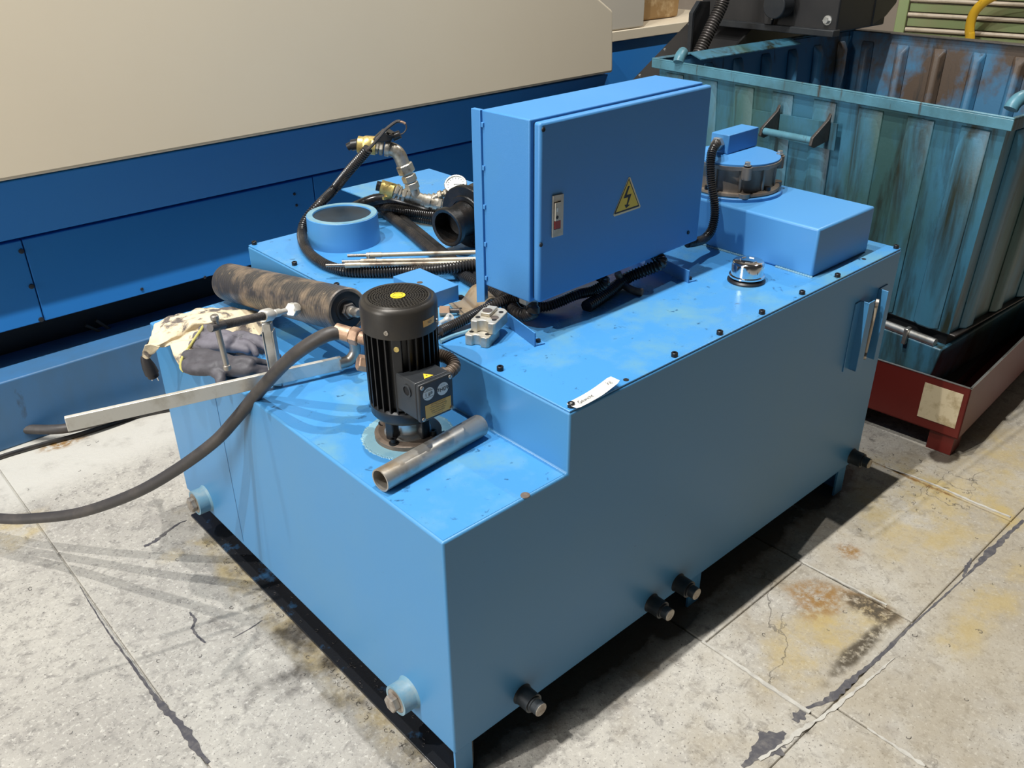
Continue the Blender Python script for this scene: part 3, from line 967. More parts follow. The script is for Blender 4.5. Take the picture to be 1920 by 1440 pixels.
# second coppery fitting lower, behind the motor
s0 = PZ(676, 680, 0.755)
s1 = s0 + V((0.028, -0.012, -0.012))
r2 = thing('pipe_union', 'coppery threaded pipe union just left of the black motor fins', 'fitting', (s0.x, s0.y, H1))
MB().hexnut(s0 + (s0 - s1) * 0.2, s1, 0.018).build('union_nut', 'rusty_brass', r2)
MB().cyl(s1, s1 + (s1 - s0), 0.014, None, 16).tube(spline([s1, s1 + (s1 - s0) * 0.8, V((s1.x + 0.03, s1.y - 0.0, 0.70)), V((s1.x + 0.03, s1.y, H1 + 0.001))], 8), 0.012, 14).build('union_pipe', 'flange', r2)

# ================================================================== LOOSE STEEL TUBE
a, b = PZ(712.9, 901, H1 + 0.0245), PZ(902, 796, H1 + 0.0245)
tb = MB().lathe([(0.0235, 0), (0.0235, (b - a).length - 0.004), (0.021, (b - a).length), (0.0205, (b - a).length), (0.0205, 0)], a, b - a, 36, True).build('steel_tube', 'tube', None)
tag(tb, 'short open steel tube lying beside the motor on the low step', 'tube')

# ================================================================== DARK CYLINDER
r_ = 0.0525
ca = PZ(430, 529, H1 + r_ + 0.001)
cb = PX(652, 582, 0.238)
cl_ = (cb - ca).length
cx_ = (cb - ca).normalized()
cy = thing('hydraulic_cylinder', 'dark ringed cylinder lying on the low step behind the clamp', 'cylinder', (ca.x, ca.y, H1))
prof = [(r_ - 0.004, 0), (r_, 0.004)]
h = 0.012
while h < cl_ - 0.02:
    prof += [(r_, h), (r_ - 0.0011, h + 0.0006), (r_ - 0.0011, h + 0.0014), (r_, h + 0.002)]
    h += random.choice((0.010, 0.013, 0.0075, 0.017))
prof += [(r_, cl_ - 0.003), (r_ - 0.003, cl_), (r_ - 0.009, cl_), (r_ - 0.010, cl_ - 0.003), (0.022, cl_ - 0.003)]
MB().lathe(prof, ca, cx_, 48).build('cylinder_barrel', 'roll', cy, smooth=25)
MB().lathe([(0.046, 0), (0.046, 0.001), (0.028, 0.001), (0.028, 0.004), (0.023, 0.004), (0.023, 0.001), (0, 0.001)], cb - cx_ * 0.003, cx_, 40).build('end_cap', 'black', cy)
MB().lathe([(0.012, 0), (0.012, 0.018), (0.009, 0.02), (0.009, 0.03), (0.011, 0.031), (0.011, 0.044), (0.007, 0.047), (0, 0.047)], cb, cx_, 20).build('rod_end', 'steel', cy)
MB().hexnut(cb + cx_ * 0.004, cb + cx_ * 0.013, 0.019).build('rod_nut', 'dirty_steel', cy)

# ================================================================== CLAMP
k0 = PZ(124, 795, 0.672)
k1 = PZ(515, 708, 0.672)
kd = (k1 - k0).normalized()
kb = PZ(640, 680, 0.672)
kcl = thing('bar_clamp', 'long galvanised steel bar clamp resting on the low step and overhanging its edge', 'clamp', (k1.x, k1.y, H1))
ks = V((kd.y, -kd.x, 0))
bar = MB()
hw, hh = 0.0055, 0.0165


def barseg(p, q):
    bar.hexa([p + ks * hw + V((0, 0, -hh)), p - ks * hw + V((0, 0, -hh)), p - ks * hw + V((0, 0, hh)), p + ks * hw + V((0, 0, hh))],
             [q + ks * hw + V((0, 0, -hh)), q - ks * hw + V((0, 0, -hh)), q - ks * hw + V((0, 0, hh)), q + ks * hw + V((0, 0, hh))])


ke = k0 + kd * ((kb - k0).length)
barseg(k0, ke)
bar.build('clamp_bar', 'bright', kcl, bevel=0.0012)
jp = [ke - kd * 0.005, ke + kd * 0.02 + V((0, 0, 0.002)), ke + kd * 0.035 + V((0, 0, 0.02)), ke + kd * 0.036 + V((0, 0, 0.045)), ke + kd * 0.030 + V((0, 0, 0.065)), ke + kd * 0.018 + V((0, 0, 0.078))]
MB().tube(spline(jp, 8), 0.0135, 12).build('fixed_jaw', 'steel', kcl)
ab = PZ(521, 722, H1 + 0.004)
at_ = PZ(500, 603, 0.81)
at_ = V((ab.x + (at_.x - ab.x) * 0.3, ab.y + (at_.y - ab.y) * 0.3, 0.812))
at_ = PP(500, 603, ab, V((-0.667, -0.745, 0)).normalized())
ad = (at_ - ab).normalized()
side = ad.cross(V((-0.667, -0.745, 0))).normalized()
nrm = side.cross(ad).normalized()
arm = MB()
for (q0_, q1_, w_, d_) in ((ab, at_, 0.0115, 0.009),):
    arm.hexa([q0_ + side * w_ * x + nrm * d_ * y for x, y in ((-1, -1), (1, -1), (1, 1), (-1, 1))], [q1_ + side * w_ * 0.95 * x + nrm * d_ * y for x, y in ((-1, -1), (1, -1), (1, 1), (-1, 1))])
arm.build('sliding_arm', 'zinc', kcl, bevel=0.003)
for s_ in (-1, 1):
    arm2 = MB()
    arm2.hexa([ab + side * (0.0115 * s_ + 0.0015 * x) + nrm * 0.011 * y + ad * 0.02 for x, y in ((-1, -1), (1, -1), (1, 1), (-1, 1))], [at_ + side * (0.0115 * s_ + 0.0015 * x) + nrm * 0.011 * y - ad * 0.02 for x, y in ((-1, -1), (1, -1), (1, 1), (-1, 1))])
    arm2.build('arm_rib', 'zinc', kcl, bevel=0.001)
pl_n = V((-0.667, -0.745, 0)).normalized()
ctr = PP(500, 591, at_, pl_n)
sb = PX(549, 580, 0.165)
sc_ = (sb - ctr).normalized()
kk = 0.0
while UV(ctr - sc_ * kk)[0] > 394 and kk < 0.5:
    kk += 0.001
sa = ctr - sc_ * kk
MB().lathe([(0.0130, -0.017), (0.0150, -0.011), (0.0150, 0.011), (0.0130, 0.017)], ctr, sc_, 24).build('arm_boss', 'bright', kcl)
MB().lathe([(0.0080, 0), (0.0088, 0.002), (0.0088, 0.045), (0.007, 0.047)], sa, sc_, 20).build('screw_head', 'dirty_steel', kcl)
ln = (ctr - sa).length
thr = []
hcur = 0.045
while hcur < ln:
    thr += [(0.0094, hcur), (0.0094, hcur + 0.0016), (0.0070, hcur + 0.0024), (0.0070, hcur + 0.0042)]
    hcur += 0.0052
MB().lathe(thr, sa, sc_, 20).build('clamp_screw', 'dirty_steel', kcl, smooth=20)
MB().lathe([(0.0095, 0), (0.0095, 0.012), (0.0075, 0.013), (0.0075, 0.016), (0.0090, 0.017), (0.0090, 0.038), (0.0065, 0.041), (0.0065, 0.066)], ctr + sc_ * 0.012, sc_, 20).build('screw_tip', 'bright', kcl)
MB().hexnut(sb - sc_ * 0.010, sb + sc_ * 0.010, 0.0165).lathe([(0.0145, 0), (0.0145, 0.004), (0, 0.004)], sb + sc_ * 0.010, sc_, 24).build('pressure_pad', 'bright', kcl)
h0 = PP(402, 594, sa + sc_ * 0.02, pl_n)
h1_ = PP(426, 690, sa + sc_ * 0.02, pl_n)
hd = (h1_ - h0).normalized()
tb_ = MB().cyl(h0, h1_, 0.0060, None, 14).build('tommy_bar', 'steel', kcl)
for p, s_ in ((h0, 1), (h1_, -1)):
    MB().lathe([(0.0065, 0), (0.0082, 0.002), (0.0082, 0.010), (0.0065, 0.012)], p - hd * s_ * 0.004, hd * s_, 16).build('bar_knob', 'steel', tb_)

# ================================================================== RAG
rows = [[(292, 604, .650), (318, 592, .655), (345, 585, .66), (380, 580, .665), (415, 577, .665), (450, 579, .665), (480, 585, .66), (505, 596, .655)],
        [(284, 622, .662), (312, 608, .676), (345, 598, .682), (380, 592, .688), (415, 588, .688), (450, 588, .682), (482, 595, .672), (505, 606, .66)],
        [(281, 634, .660), (305, 628, .668), (340, 612, .684), (372, 602, .694), (405, 598, .694), (440, 600, .684), (475, 606, .668), (500, 615, .655)],
        [(277, 643, .652), (302, 641, .656), (332, 628, .672), (362, 616, .676), (395, 611, .676), (430, 613, .668), (465, 617, .658), (492, 624, .65)],
        [(270, 650, .640), (297, 645, .655), (322, 640, .656), (352, 634, .664), (385, 628, .664), (420, 628, .658), (452, 629, .652), (480, 632, .648)],
        [(268, 662, .620), (285, 652, .640), (318, 648, .650), (350, 655, .654), (378, 650, .655), (408, 645, .652), (435, 642, .650), (460, 640, .648)]]
RN, CN = len(rows), len(rows[0])
cp = [[PZ(u, v, z) for u, v, z in r] for r in rows]


def cr(a, b, c, d, t):
    return 0.5 * ((2 * b) + (c - a) * t + (2 * a - 5 * b + 4 * c - d) * t * t + (3 * b - a - 3 * c + d) * t ** 3)


def row_at(r, t):
    n = len(r)
    i = min(int(t), n - 2)
    f = t - i
    return cr(r[max(i - 1, 0)], r[i], r[i + 1], r[min(i + 2, n - 1)], f)


from mathutils import noise as mnoise
NU, NV = 56, 40
vs, fs = [], []
for j in range(NV + 1):
    colp = [row_at([cp[i][k] for i in range(RN)], j / NV * (RN - 1)) for k in range(CN)]
    for i in range(NU + 1):
        p = row_at(colp, i / NU * (CN - 1))
        nz = mnoise.noise(p * 26) * 0.010 + mnoise.noise(p * 70) * 0.003
        p = p + V((0, 0, nz))
        if p.x > 0.004:
            p.z = max(p.z, H1 + 0.003)
        vs.append(p)
for j in range(NV):
    for i in range(NU):
        k = j * (NU + 1) + i
        fs.append((k, k + 1, k + NU + 2, k + NU + 1))
rg = thing('rag', 'crumpled oil-stained cream cloth draped over the back corner of the low step', 'rag', (0.08, 1.12, H1))
me = bpy.data.meshes.new('cloth')
me.from_pydata([tuple(p) for p in vs], [], fs)
o = link('cloth', me, 'cloth', rg, smooth=180)
sm = o.modifiers.new('thick', 'SOLIDIFY')
sm.thickness = 0.0028
sm.offset = 1
# hanging corner and a lower flap of the same rag
fl1 = [[(272, 648, .652), (285, 646, .655), (300, 648, .652)], [(268, 656, .630), (281, 657, .632), (296, 655, .640)], [(268, 668, .605), (277, 672, .603), (284, 664, .615)]]
fl2 = [[(318, 644, .656), (345, 640, .660), (372, 638, .66), (392, 622, .662)], [(322, 655, .652), (345, 655, .655), (368, 655, .655), (384, 640, .657)], [(328, 668, .640), (343, 672, .645), (360, 670, .650), (374, 660, .652)], [(336, 682, .622), (344, 690, .620), (354, 684, .632), (364, 676, .640)]]
for g_ in (fl1, fl2):
    c_ = [[PZ(*q) for q in r] for r in g_]
    vs, fs = [], []
    nu, nv = 18, 18
    for j in range(nv + 1):
        colp = [row_at([c_[i][k] for i in range(len(c_))], j / nv * (len(c_) - 1)) for k in range(len(c_[0]))]
        for i in range(nu + 1):
            p = row_at(colp, i / nu * (len(c_[0]) - 1))
            p = p + V((0, 0, mnoise.noise(p * 40) * 0.004))
            vs.append(p)
    for j in range(nv):
        for i in range(nu):
            k = j * (nu + 1) + i
            fs.append((k, k + 1, k + nu + 2, k + nu + 1))
    me = bpy.data.meshes.new('cloth_flap')
    me.from_pydata([tuple(p) for p in vs], [], fs)
    o = link('cloth_flap', me, 'cloth', rg, smooth=180)
    sm = o.modifiers.new('thick', 'SOLIDIFY')
    sm.thickness = 0.0028


# ================================================================== GLOVES
def blob(name, m, parent, caps, voxel=0.0028, flat=None, wr=0.0, it=3):
    """overlapping tapered limbs fused into one continuous skin"""
    mb = MB()
    for path, rr in caps:
        pp = spline([V(p) for p in path], 8)
        n_ = len(pp)

        def rad(i, mm, rr=rr, n_=n_):
            t = i / (n_ - 1) * (len(rr) - 1)
            k = min(int(t), len(rr) - 2)
            return rr[k] + (rr[k + 1] - rr[k]) * (t - k)
        mb.tube(pp, rad, 12)
        for p, r in ((pp[0], rr[0]), (pp[-1], rr[-1])):
            mb.sphere(p, r * 0.98, 6)
    me = mb.mesh(name)
    o = bpy.data.objects.new('tmp', me)
    COL.objects.link(o)
    r = o.modifiers.new('r', 'REMESH')
    r.mode = 'VOXEL'
    r.voxel_size = voxel
    s = o.modifiers.new('s', 'SMOOTH')
    s.factor = 0.5
    s.iterations = it
    dg = bpy.context.evaluated_depsgraph_get()
    me2 = bpy.data.meshes.new_from_object(o.evaluated_get(dg))
    bpy.data.objects.remove(o)
    me2.name = name
    for v in me2.vertices:
        p = v.co
        if wr:
            p = p + v.normal * (mnoise.noise(p * 38) * wr + mnoise.noise(p * 95) * wr * 0.4)
        if flat:
            p = V((p.x, p.y, flat[0] + (p.z - flat[0]) * flat[1]))
        v.co = p
    me2.materials.clear()
    return link(name, me2, m, parent, smooth=180)


g1 = thing('work_glove', 'purple-grey work glove with a yellow hem, lying behind the other one', 'glove', (0.10, 0.93, H1), 'work gloves')
Q = PZ
blob('glove_shell', 'glove', g1, [
    ([Q(383, 618, .668), Q(405, 625, .672), Q(430, 635, .672)], [.016, .019, .019]),
    ([Q(362, 646, .662), Q(390, 648, .668), Q(425, 648, .670)], [.013, .018, .019]),
    ([Q(372, 632, .665), Q(400, 638, .672), Q(430, 642, .674)], [.016, .021, .021]),
    ([Q(425, 640, .674), Q(455, 634, .676), Q(480, 640, .670), Q(505, 655, .662)], [.020, .016, .011, .009]),
    ([Q(425, 640, .680), Q(450, 628, .683), Q(475, 632, .678), Q(497, 640, .668)], [.018, .011, .009, .008]),
    ([Q(440, 645, .668), Q(466, 645, .674), Q(476, 655, .668), Q(480, 665, .658)], [.016, .010, .009, .008]),
    ([Q(435, 652, .664), Q(455, 655, .664), Q(466, 660, .658)], [.014, .010, .008]),
    ([Q(470, 640, .668), Q(495, 650, .664), Q(515, 664, .660), Q(522, 668, .656)], [.011, .010, .009, .008]),
], wr=0.0016, it=6)
MB().tube(spline([Q(385, 603, .672), Q(377, 618, .684), Q(367, 632, .684), Q(359, 645, .672), Q(354, 652, .660)], 8), 0.0034, 8).build('glove_hem', 'hem', g1, label='yellow stitched hem')
g2 = thing('work_glove', 'grey work glove with curled fingers in front, its thumb over the tank edge', 'glove', (0.03, 0.82, H1), 'work gloves')
blob('glove_shell', 'glove_dark', g2, [
    ([Q(352, 668, .668), Q(375, 668, .672), Q(405, 675, .672), Q(440, 685, .672)], [.016, .020, .022, .022]),
    ([Q(350, 690, .660), Q(370, 692, .662), Q(400, 690, .668)], [.013, .017, .019]),
    ([Q(350, 682, .664), Q(375, 680, .668), Q(410, 685, .668), Q(445, 690, .668)], [.014, .019, .022, .023]),
    ([Q(400, 695, .662), Q(412, 704, .658), Q(413, 716, .650), Q(412, 724, .640)], [.015, .014, .011, .009]),
    ([Q(440, 682, .676), Q(470, 678, .678), Q(490, 679, .670), Q(508, 682, .662)], [.020, .014, .009, .008]),
    ([Q(440, 690, .670), Q(465, 694, .672), Q(490, 692, .666), Q(506, 692, .660)], [.020, .016, .010, .008]),
    ([Q(445, 680, .684), Q(458, 676, .690), Q(472, 680, .688), Q(466, 688, .680)], [.016, .012, .010, .009]),
    ([Q(440, 695, .664), Q(465, 700, .662), Q(490, 700, .660), Q(500, 700, .657)], [.016, .014, .010, .008]),
], wr=0.0016, it=6)
MB().tube(spline([Q(352, 655, .675), Q(343, 668, .672), Q(339, 680, .664), Q(339, 690, .655), Q(345, 697, .648)], 8), 0.0034, 8).build('glove_hem', 'hem', g2, label='yellow stitched hem')

# ================================================================== POWER PLUG hanging behind the corner
pa = PY(269, 668, 1.345)
pb = PY(288, 706, 1.345)
pd = (pb - pa).normalized()
ppg = thing('power_plug', 'dark rubber power plug with two pins hanging behind the tank corner', 'plug', tuple(pa))
MB().lathe([(0.008, 0), (0.013, 0.012), (0.018, 0.035), (0.0195, (pb - pa).length - 0.012), (0.016, (pb - pa).length - 0.01), (0.016, (pb - pa).length)], pa, pd, 18).build('plug_body', 'plugrubber', ppg)
sd = V((0.741, -0.671, 0))
for s_ in (-0.009, 0.009):
    MB().cyl(pb + sd * s_, pb + sd * s_ + pd * 0.014, 0.0020, None, 8).build('plug_pin', 'chrome', ppg)
MB().tube(spline([pa + pd * 0.004, PY(276, 652, 1.335), PY(288, 636, 1.30), PZ(302, 625, H1 + 0.008), PZ(330, 612, H1 + 0.008)], 8), 0.007, 8).build('plug_cable', 'plugrubber', ppg)

# cables along the machine base
c1 = MB().tube(spline([PZ(-80, 801, 0.05), PZ(0, 800, 0.05), PZ(60, 805, 0.045), PZ(125, 803, 0.045), PZ(200, 785, 0.04), PZ(330, 740, 0.03)], 8), 0.017, 12).build('floor_cable', 'rubber', None)
tag(c1, 'thick grey cable running along the foot of the machine skirt', 'cable')
c2 = MB().tube(spline([PZ(-60, 880, 0.008), PZ(0, 857, 0.008), PZ(80, 833, 0.008), PZ(150, 814, 0.008), PZ(250, 782, 0.008), PZ(330, 765, 0.008)], 8), 0.008, 8).build('floor_cable', 'conduit', None)
tag(c2, 'thin black cable lying on the pale floor before the skirt', 'cable')

# ================================================================== CONTROL CABINET
yaw = 0.023
CT = Matrix.Translation((0.496, 0.277, 0.861)) @ Matrix.Rotation(yaw, 4, 'Z')
cw, cdp, ch = 0.566, 0.166, 0.381
cb_ = thing('control_cabinet', 'blue electrical control cabinet with a warning triangle standing on the tank', 'cabinet', (0.78, 0.37, H2))
MB().box((-0.006, 0.024, -0.004), (cw, cdp, ch + 0.004), CT).build('cabinet_body', 'cabinet', cb_, bevel=0.003, seg=3)
dr_ = MB().box((0, 0, 0), (cw + 0.004, 0.020, ch), CT).build('cabinet_door', 'cabinet', cb_, bevel=0.006, seg=3)
MB().box((0.006, 0.018, 0.004), (cw - 0.006, 0.026, ch - 0.004), CT).build('door_gasket', 'void', cb_)
# side flange strip and post to the feet
fy = cdp - 0.002
MB().box((-0.012, fy, -0.06), (-0.001, fy + 0.028, ch + 0.004), CT).build('mounting_post', 'cabinet', cb_, bevel=0.001)
MB().box((cw - 0.02, fy + 0.001, -0.06), (cw - 0.009, fy + 0.028, ch - 0.02), CT).build('mounting_post', 'cabinet', cb_, bevel=0.001)
for z in (0.01, 0.09, 0.175, 0.26, 0.35):
    MB().box((-0.010, fy - 0.006, z), (-0.002, fy + 0.004, z + 0.010), CT).build('weld_tab', 'cabinet', cb_, bevel=0.001)
# angle-iron feet
for x0 in (-0.012, 0.0):
    pass
fa0, fa1 = V((0.503, 0.462, H2)), V((0.452, 0.245, H2))


def angle(p, q, nm='foot_angle'):
    d = (q - p).normalized()
    n = V((-d.y, d.x, 0))
    m = MB()
    m.hexa([p, q, q + n * 0.003, p + n * 0.003], [x + V((0, 0, 0.032)) for x in (p, q, q + n * 0.003, p + n * 0.003)])
    m.hexa([p + n * 0.003, q + n * 0.003, q + n * 0.026, p + n * 0.026], [x + V((0, 0, 0.003)) for x in (p + n * 0.003, q + n * 0.003, q + n * 0.026, p + n * 0.026)])
    o = m.build(nm, 'cabinet', cb_)
    e = q - d * 0.012 + n * 0.016
    MB().lathe([(0.0055, 0.003), (0.0055, 0.009), (0, 0.009)], e, (0, 0, 1), 10).build('foot_bolt', 'bolt', cb_)
    return o


def angle_dir(p, q):
    return angle(p, q)


angle(fa0, fa1)
rb0, rb1 = PZ(1290, 531, H2), PZ(1243, 504, H2)
angle(rb1 + V((0.0, 0.06, 0)), rb0)
MB().box((-0.012, fy, -0.0775), (-0.002, fy + 0.026, -0.058), CT).build('post_foot', 'cabinet', cb_)
MB().box((cw - 0.02, fy + 0.001, -0.0775), (cw - 0.009, fy + 0.027, -0.058), CT).build('post_foot', 'cabinet', cb_)
# door furniture
dn = CT.to_3x3() @ V((0, -1, 0))
dx = CT.to_3x3() @ V((1, 0, 0))
dp0 = CT @ V((0, 0, 0))


def D(u, v, lift=0.0):
    return PP(u, v, dp0 + dn * lift, dn)


def plate(pts, d0, d1, nm, m, parent):
    return MB().prism([D(u, v, d0) for u, v in pts], dn * (d1 - d0)).build(nm, m, parent, smooth=0)


sw = plate([(1035, 367), (1054.6, 362.8), (1053, 439.6), (1033.7, 445)], 0, 0.004, 'switch_plate', 'switch', dr_)
plate([(1038.3, 380), (1051.3, 376), (1050.6, 428.5), (1038.6, 431.2)], 0.004, 0.0044, 'switch_surround', 'print', sw)
plate([(1040.0, 381.2), (1050.8, 378.4), (1050.2, 411.8), (1039.6, 414.6)], 0.0042, 0.007, 'rocker', 'switch', sw)
plate([(1039.6, 415.4), (1050.2, 412.6), (1050.2, 426.6), (1039.7, 429.6)], 0.0042, 0.006, 'red_rocker', 'switchred', sw)
pk_ = D(1044.8, 407.5, 0.007)
MB().lathe([(0.0035, 0), (0.0035, 0.0008), (0, 0.0008)], pk_, dn, 12).build('rocker_dot', 'print', sw)
plate([(1044, 390), (1046.5, 389.4), (1046, 397), (1043.6, 397.5)], 0.007, 0.0074, 'rocker_mark', 'sticker', sw)
tr = plate([(1178.6, 332.5), (1181.3, 332), (1200.5, 386), (1199.5, 389.3), (1151.5, 406), (1149.6, 403.2)], 0, 0.0008, 'warning_triangle', 'yellow_edge', dr_)
plate([(1179.6, 334.0), (1198.6, 386.0), (1197.6, 387.2), (1152.5, 402.2), (1151.7, 400.4)], 0.0008, 0.001, 'triangle_border', 'print', tr)
plate([(1179.3, 337.5), (1196.5, 384.2), (1154.6, 398.6)], 0.001, 0.0012, 'triangle_field', 'yellow', tr)
bx = [(590, 410), (540, 420), (420, 750), (545, 718), (500, 915), (445, 925), (485, 1015), (590, 918), (535, 916), (635, 620), (505, 655)]
plate([(1140 + x / 14.4, 320 + y / 14.4) for x, y in bx], 0.0012, 0.0015, 'lightning_arrow', 'print', tr)
for u, v in ((1018.5, 243), (1290, 436), (1008.5, 273), (1014, 459)):
    if u > 1015 or v > 400:
        MB().lathe([(0.0048, 0), (0.0044, 0.002), (0.002, 0.002), (0, 0.001)], D(u, v), dn, 12).build('door_screw', 'bolt', dr_)
# cable gland below the cabinet
gq = V((0.520, 0.335, 0.858))
MB().hexnut(gq, gq + V((0, 0, -0.02)), 0.022).build('cable_gland', 'switch', cb_)

# ================================================================== BREATHER CAP
bc = PZ(1399, 526, H2)
br = thing('breather_cap', 'round chrome breather cap on the tank beside the cabinet', 'breather cap', tuple(bc))
MB().lathe([(0.047, 0), (0.047, 0.004), (0.043, 0.008), (0, 0.008)], bc, up, 40).build('gasket', 'black', br)
kc = MB().lathe([(0.040, 0.010), (0.044, 0.013), (0.044, 0.017), (0.040, 0.019), (0.0395, 0.046), (0.0385, 0.050), (0.036, 0.0525), (0.032, 0.0535), (0, 0.0545)], bc, up, 48).build('chrome_cap', 'chrome', br)
MB().lathe([(0.036, 0.006), (0.036, 0.013), (0, 0.013)], bc, up, 30).build('cap_neck', 'black', br)
em = MB()
for (a0, l_) in ((0.2, 0.012), (1.2, 0.01), (2.2, 0.013), (3.6, 0.012), (4.6, 0.012)):
    p = bc + V((math.cos(a0) * 0.020, math.sin(a0) * 0.020, 0.0545))
    em.box((-l_ / 2, -0.0012, -0.0006), (l_ / 2, 0.0012, 0.0008), Matrix.Translation(p) @ Matrix.Rotation(a0 + PI / 2, 4, 'Z'))
em.build('embossed_mark', 'zinc', kc)

# ================================================================== FILTER PUMP on the box
fc = V((1.372, 0.405, 0.9093))
fp = thing('suction_pump', 'round oily cast pump with a blue lid on the raised tank box', 'pump', tuple(fc))
MB().lathe([(0.132, 0), (0.132, 0.008), (0.130, 0.010), (0, 0.010)], fc, up, 56).build('base_disc', 'cabinet', fp, bevel=0)
MB().lathe([(0.122, 0.010), (0.124, 0.014), (0.122, 0.020), (0.108, 0.022), (0.104, 0.030), (0.104, 0.075), (0.108, 0.080), (0.118, 0.082), (0.119, 0.092), (0, 0.092)], fc, up, 56).build('pump_casing', 'cast', fp)
for k in range(10):
    a = 2 * PI * k / 10 + 0.1
    T = Matrix.Translation(fc) @ Matrix.Rotation(a, 4, 'Z')
    MB().box((0.100, -0.0035, 0.022), (0.110, 0.0035, 0.082), T).build('casing_rib', 'cast', fp, bevel=0.001)
for k in range(4):
    a = math.radians(-132 + 90 * k)
    d = V((math.cos(a), math.sin(a), 0))
    p = fc + d * 0.117
    MB().lathe([(0.014, 0.06), (0.014, 0.0925), (0, 0.0925)], p, up, 18).build('casing_lug', 'cast', fp)
    MB().lathe([(0.016, 0.010), (0.016, 0.022), (0, 0.022)], p, up, 18).build('casing_lug', 'cast', fp)
    MB().hexnut(p + V((0, 0, 0.098)), p + V((0, 0, 0.106)), 0.008).lathe([(0.010, 0.0965), (0.010, 0.098), (0, 0.098)], p, up, 14).build('lid_bolt', 'zinc', fp)
    a2 = a + math.radians(38)
    p2 = fc + V((math.cos(a2), math.sin(a2), 0)) * 0.113
    MB().lathe([(0.008, 0.021), (0.008, 0.031), (0, 0.031)], p2, up, 12).build('base_bolt', 'bolt', fp)
MB().lathe([(0.116, 0.092), (0.116, 0.097), (0, 0.098)], fc, up, 56).build('pump_lid', 'cabinet', fp)
jz = fc.z + 0.098
j0 = PZ(1364, 290, jz)
j1 = PZ(1419, 273, jz)
jd = (j1 - j0).normalized()
jn = V((-jd.y, jd.x, 0))
jw = (j1 - j0).length
jh = 0.052
T = Matrix(((jd.x, jn.x, 0, j0.x), (jd.y, jn.y, 0, j0.y), (0, 0, 1, jz), (0, 0, 0, 1)))
MB().box((0, 0, 0), (jw, 0.058, jh), T).build('junction_box', 'cabinet', fp, bevel=0.002)
gp = T @ V((0, 0.030, 0.026))
MB().hexnut(gp, gp - jd * 0.016, 0.019).build('cable_gland', 'zinc', fp)
g3 = gp - jd * 0.014
ppn = V((-0.667, -0.745, 0)).normalized()
cpth = [g3] + [PX(u, v, x) for u, v, x in ((1343, 271, 1.262), (1335, 285, 1.232), (1332, 312, 1.214), (1334, 345, 1.206), (1339, 375, 1.202), (1340, 403, 1.196), (1334, 431, 1.180), (1321, 447, 1.150), (1306, 453, 1.10), (1288, 456, 1.06))]
o = MB().corr(cpth, 0.0125, 0.0058, 14).build('conduit', 'conduit', None)
tag(o, 'black corrugated conduit hanging from the blue-lidded pump to the cabinet side', 'conduit')

# ================================================================== SMALL BLUE BOX under the hoses
sb_ = thing('cover_box', 'small flat blue box with one knockout on the tank behind the motor', 'box', (0.453, 0.63, H2))
MB().box((0.413, 0.554, H2), (0.495, 0.706, 0.823)).build('box_shell', 'cabinet', sb_, bevel=0.0015)
pkk = PZ(782, 527, 0.823)
MB().lathe([(0.007, 0), (0.007, 0.0008), (0, 0.0008)], (0.436, 0.628, 0.823), up, 16).build('knockout', 'flange', sb_)
MB().hexnut((0.505, 0.560, H2), (0.505, 0.560, H2 + 0.006), 0.008).lathe([(0.012, 0), (0.012, 0.002), (0, 0.002)], (0.505, 0.560, H2), up, 14).build('fixing_nut', 'bolt', sb_)

# ================================================================== BLUE RING COLLAR
rc = V((0.528, 1.107, H2))
rr_ = thing('pipe_collar', 'short open blue steel collar standing on the tank, ringed by a hose', 'collar', tuple(rc))
MB().lathe([(0.101, 0), (0.0985, 0.079), (0.0965, 0.081), (0.081, 0.081), (0.080, 0.079), (0.080, 0.0)], rc, up, 64, True).build('collar_wall', 'box_blue', rr_)
MB().lathe([(0.0972, 0.0805), (0.0965, 0.0816), (0.0815, 0.0816), (0.0808, 0.0805)], rc, up, 64, True).build('collar_rim', 'weld', rr_)
MB().lathe([(0.0804, 0.077), (0.0800, 0.004), (0, 0.003)], rc, up, 48).build('collar_lining', 'collar_in', rr_)

# ================================================================== VALVE MANIFOLD
mn = thing('valve_manifold', 'galvanised pipe manifold with two brass valves, a pressure gauge and a black switch', 'manifold', (0.72, 1.0, H2))
mP = PZ(779.6, 369, 0.868)
mN = V((-0.667, -0.745, 0)).normalized()


def Q2(u, v, back=0.0):
    return PP(u, v, mP - mN * back, mN)


def seg(m, u0, v0, u1, v1, r, n=16):
    return m.cyl(Q2(u0, v0), Q2(u1, v1), r, None, n)


def hx(m, u0, v0, u1, v1, r):
    return m.hexnut(Q2(u0, v0), Q2(u1, v1), r)


m = MB()
seg(m, 764, 363, 797, 376, 0.0165)
seg(m, 779.6, 369, 774, 352, 0.0165)
m.lathe([(0.019, 0), (0.019, 0.009)], Q2(764, 363), Q2(797, 376) - Q2(764, 363), 18)
m.lathe([(0.019, 0), (0.019, 0.009)], Q2(797, 376), Q2(764, 363) - Q2(797, 376), 18)
m.build('pipe_tee', 'fitting', mn)
m = MB()
hx(m, 757, 308, 764, 325, 0.0245)
hx(m, 765, 328, 770, 341, 0.0215)
hx(m, 770.5, 342, 775, 355, 0.0205)
m.build('pipe_union', 'fitting', mn)
m = MB()
m.tube(spline([Q2(722, 277.5), Q2(733, 279.5), Q2(743, 284), Q2(750, 293), Q2(756, 308)], 8), 0.0195, 18)
m.lathe([(0.0225, 0), (0.0225, 0.012)], Q2(723, 277.7), Q2(735, 280.5) - Q2(723, 277.7), 18)
m.build('pipe_elbow', 'fitting', mn)
m = MB()
hx(m, 704, 274, 711, 276, 0.0215)
hx(m, 712, 276, 719, 277.3, 0.0225)
m.build('pipe_nipple', 'fitting', mn)
m = MB()
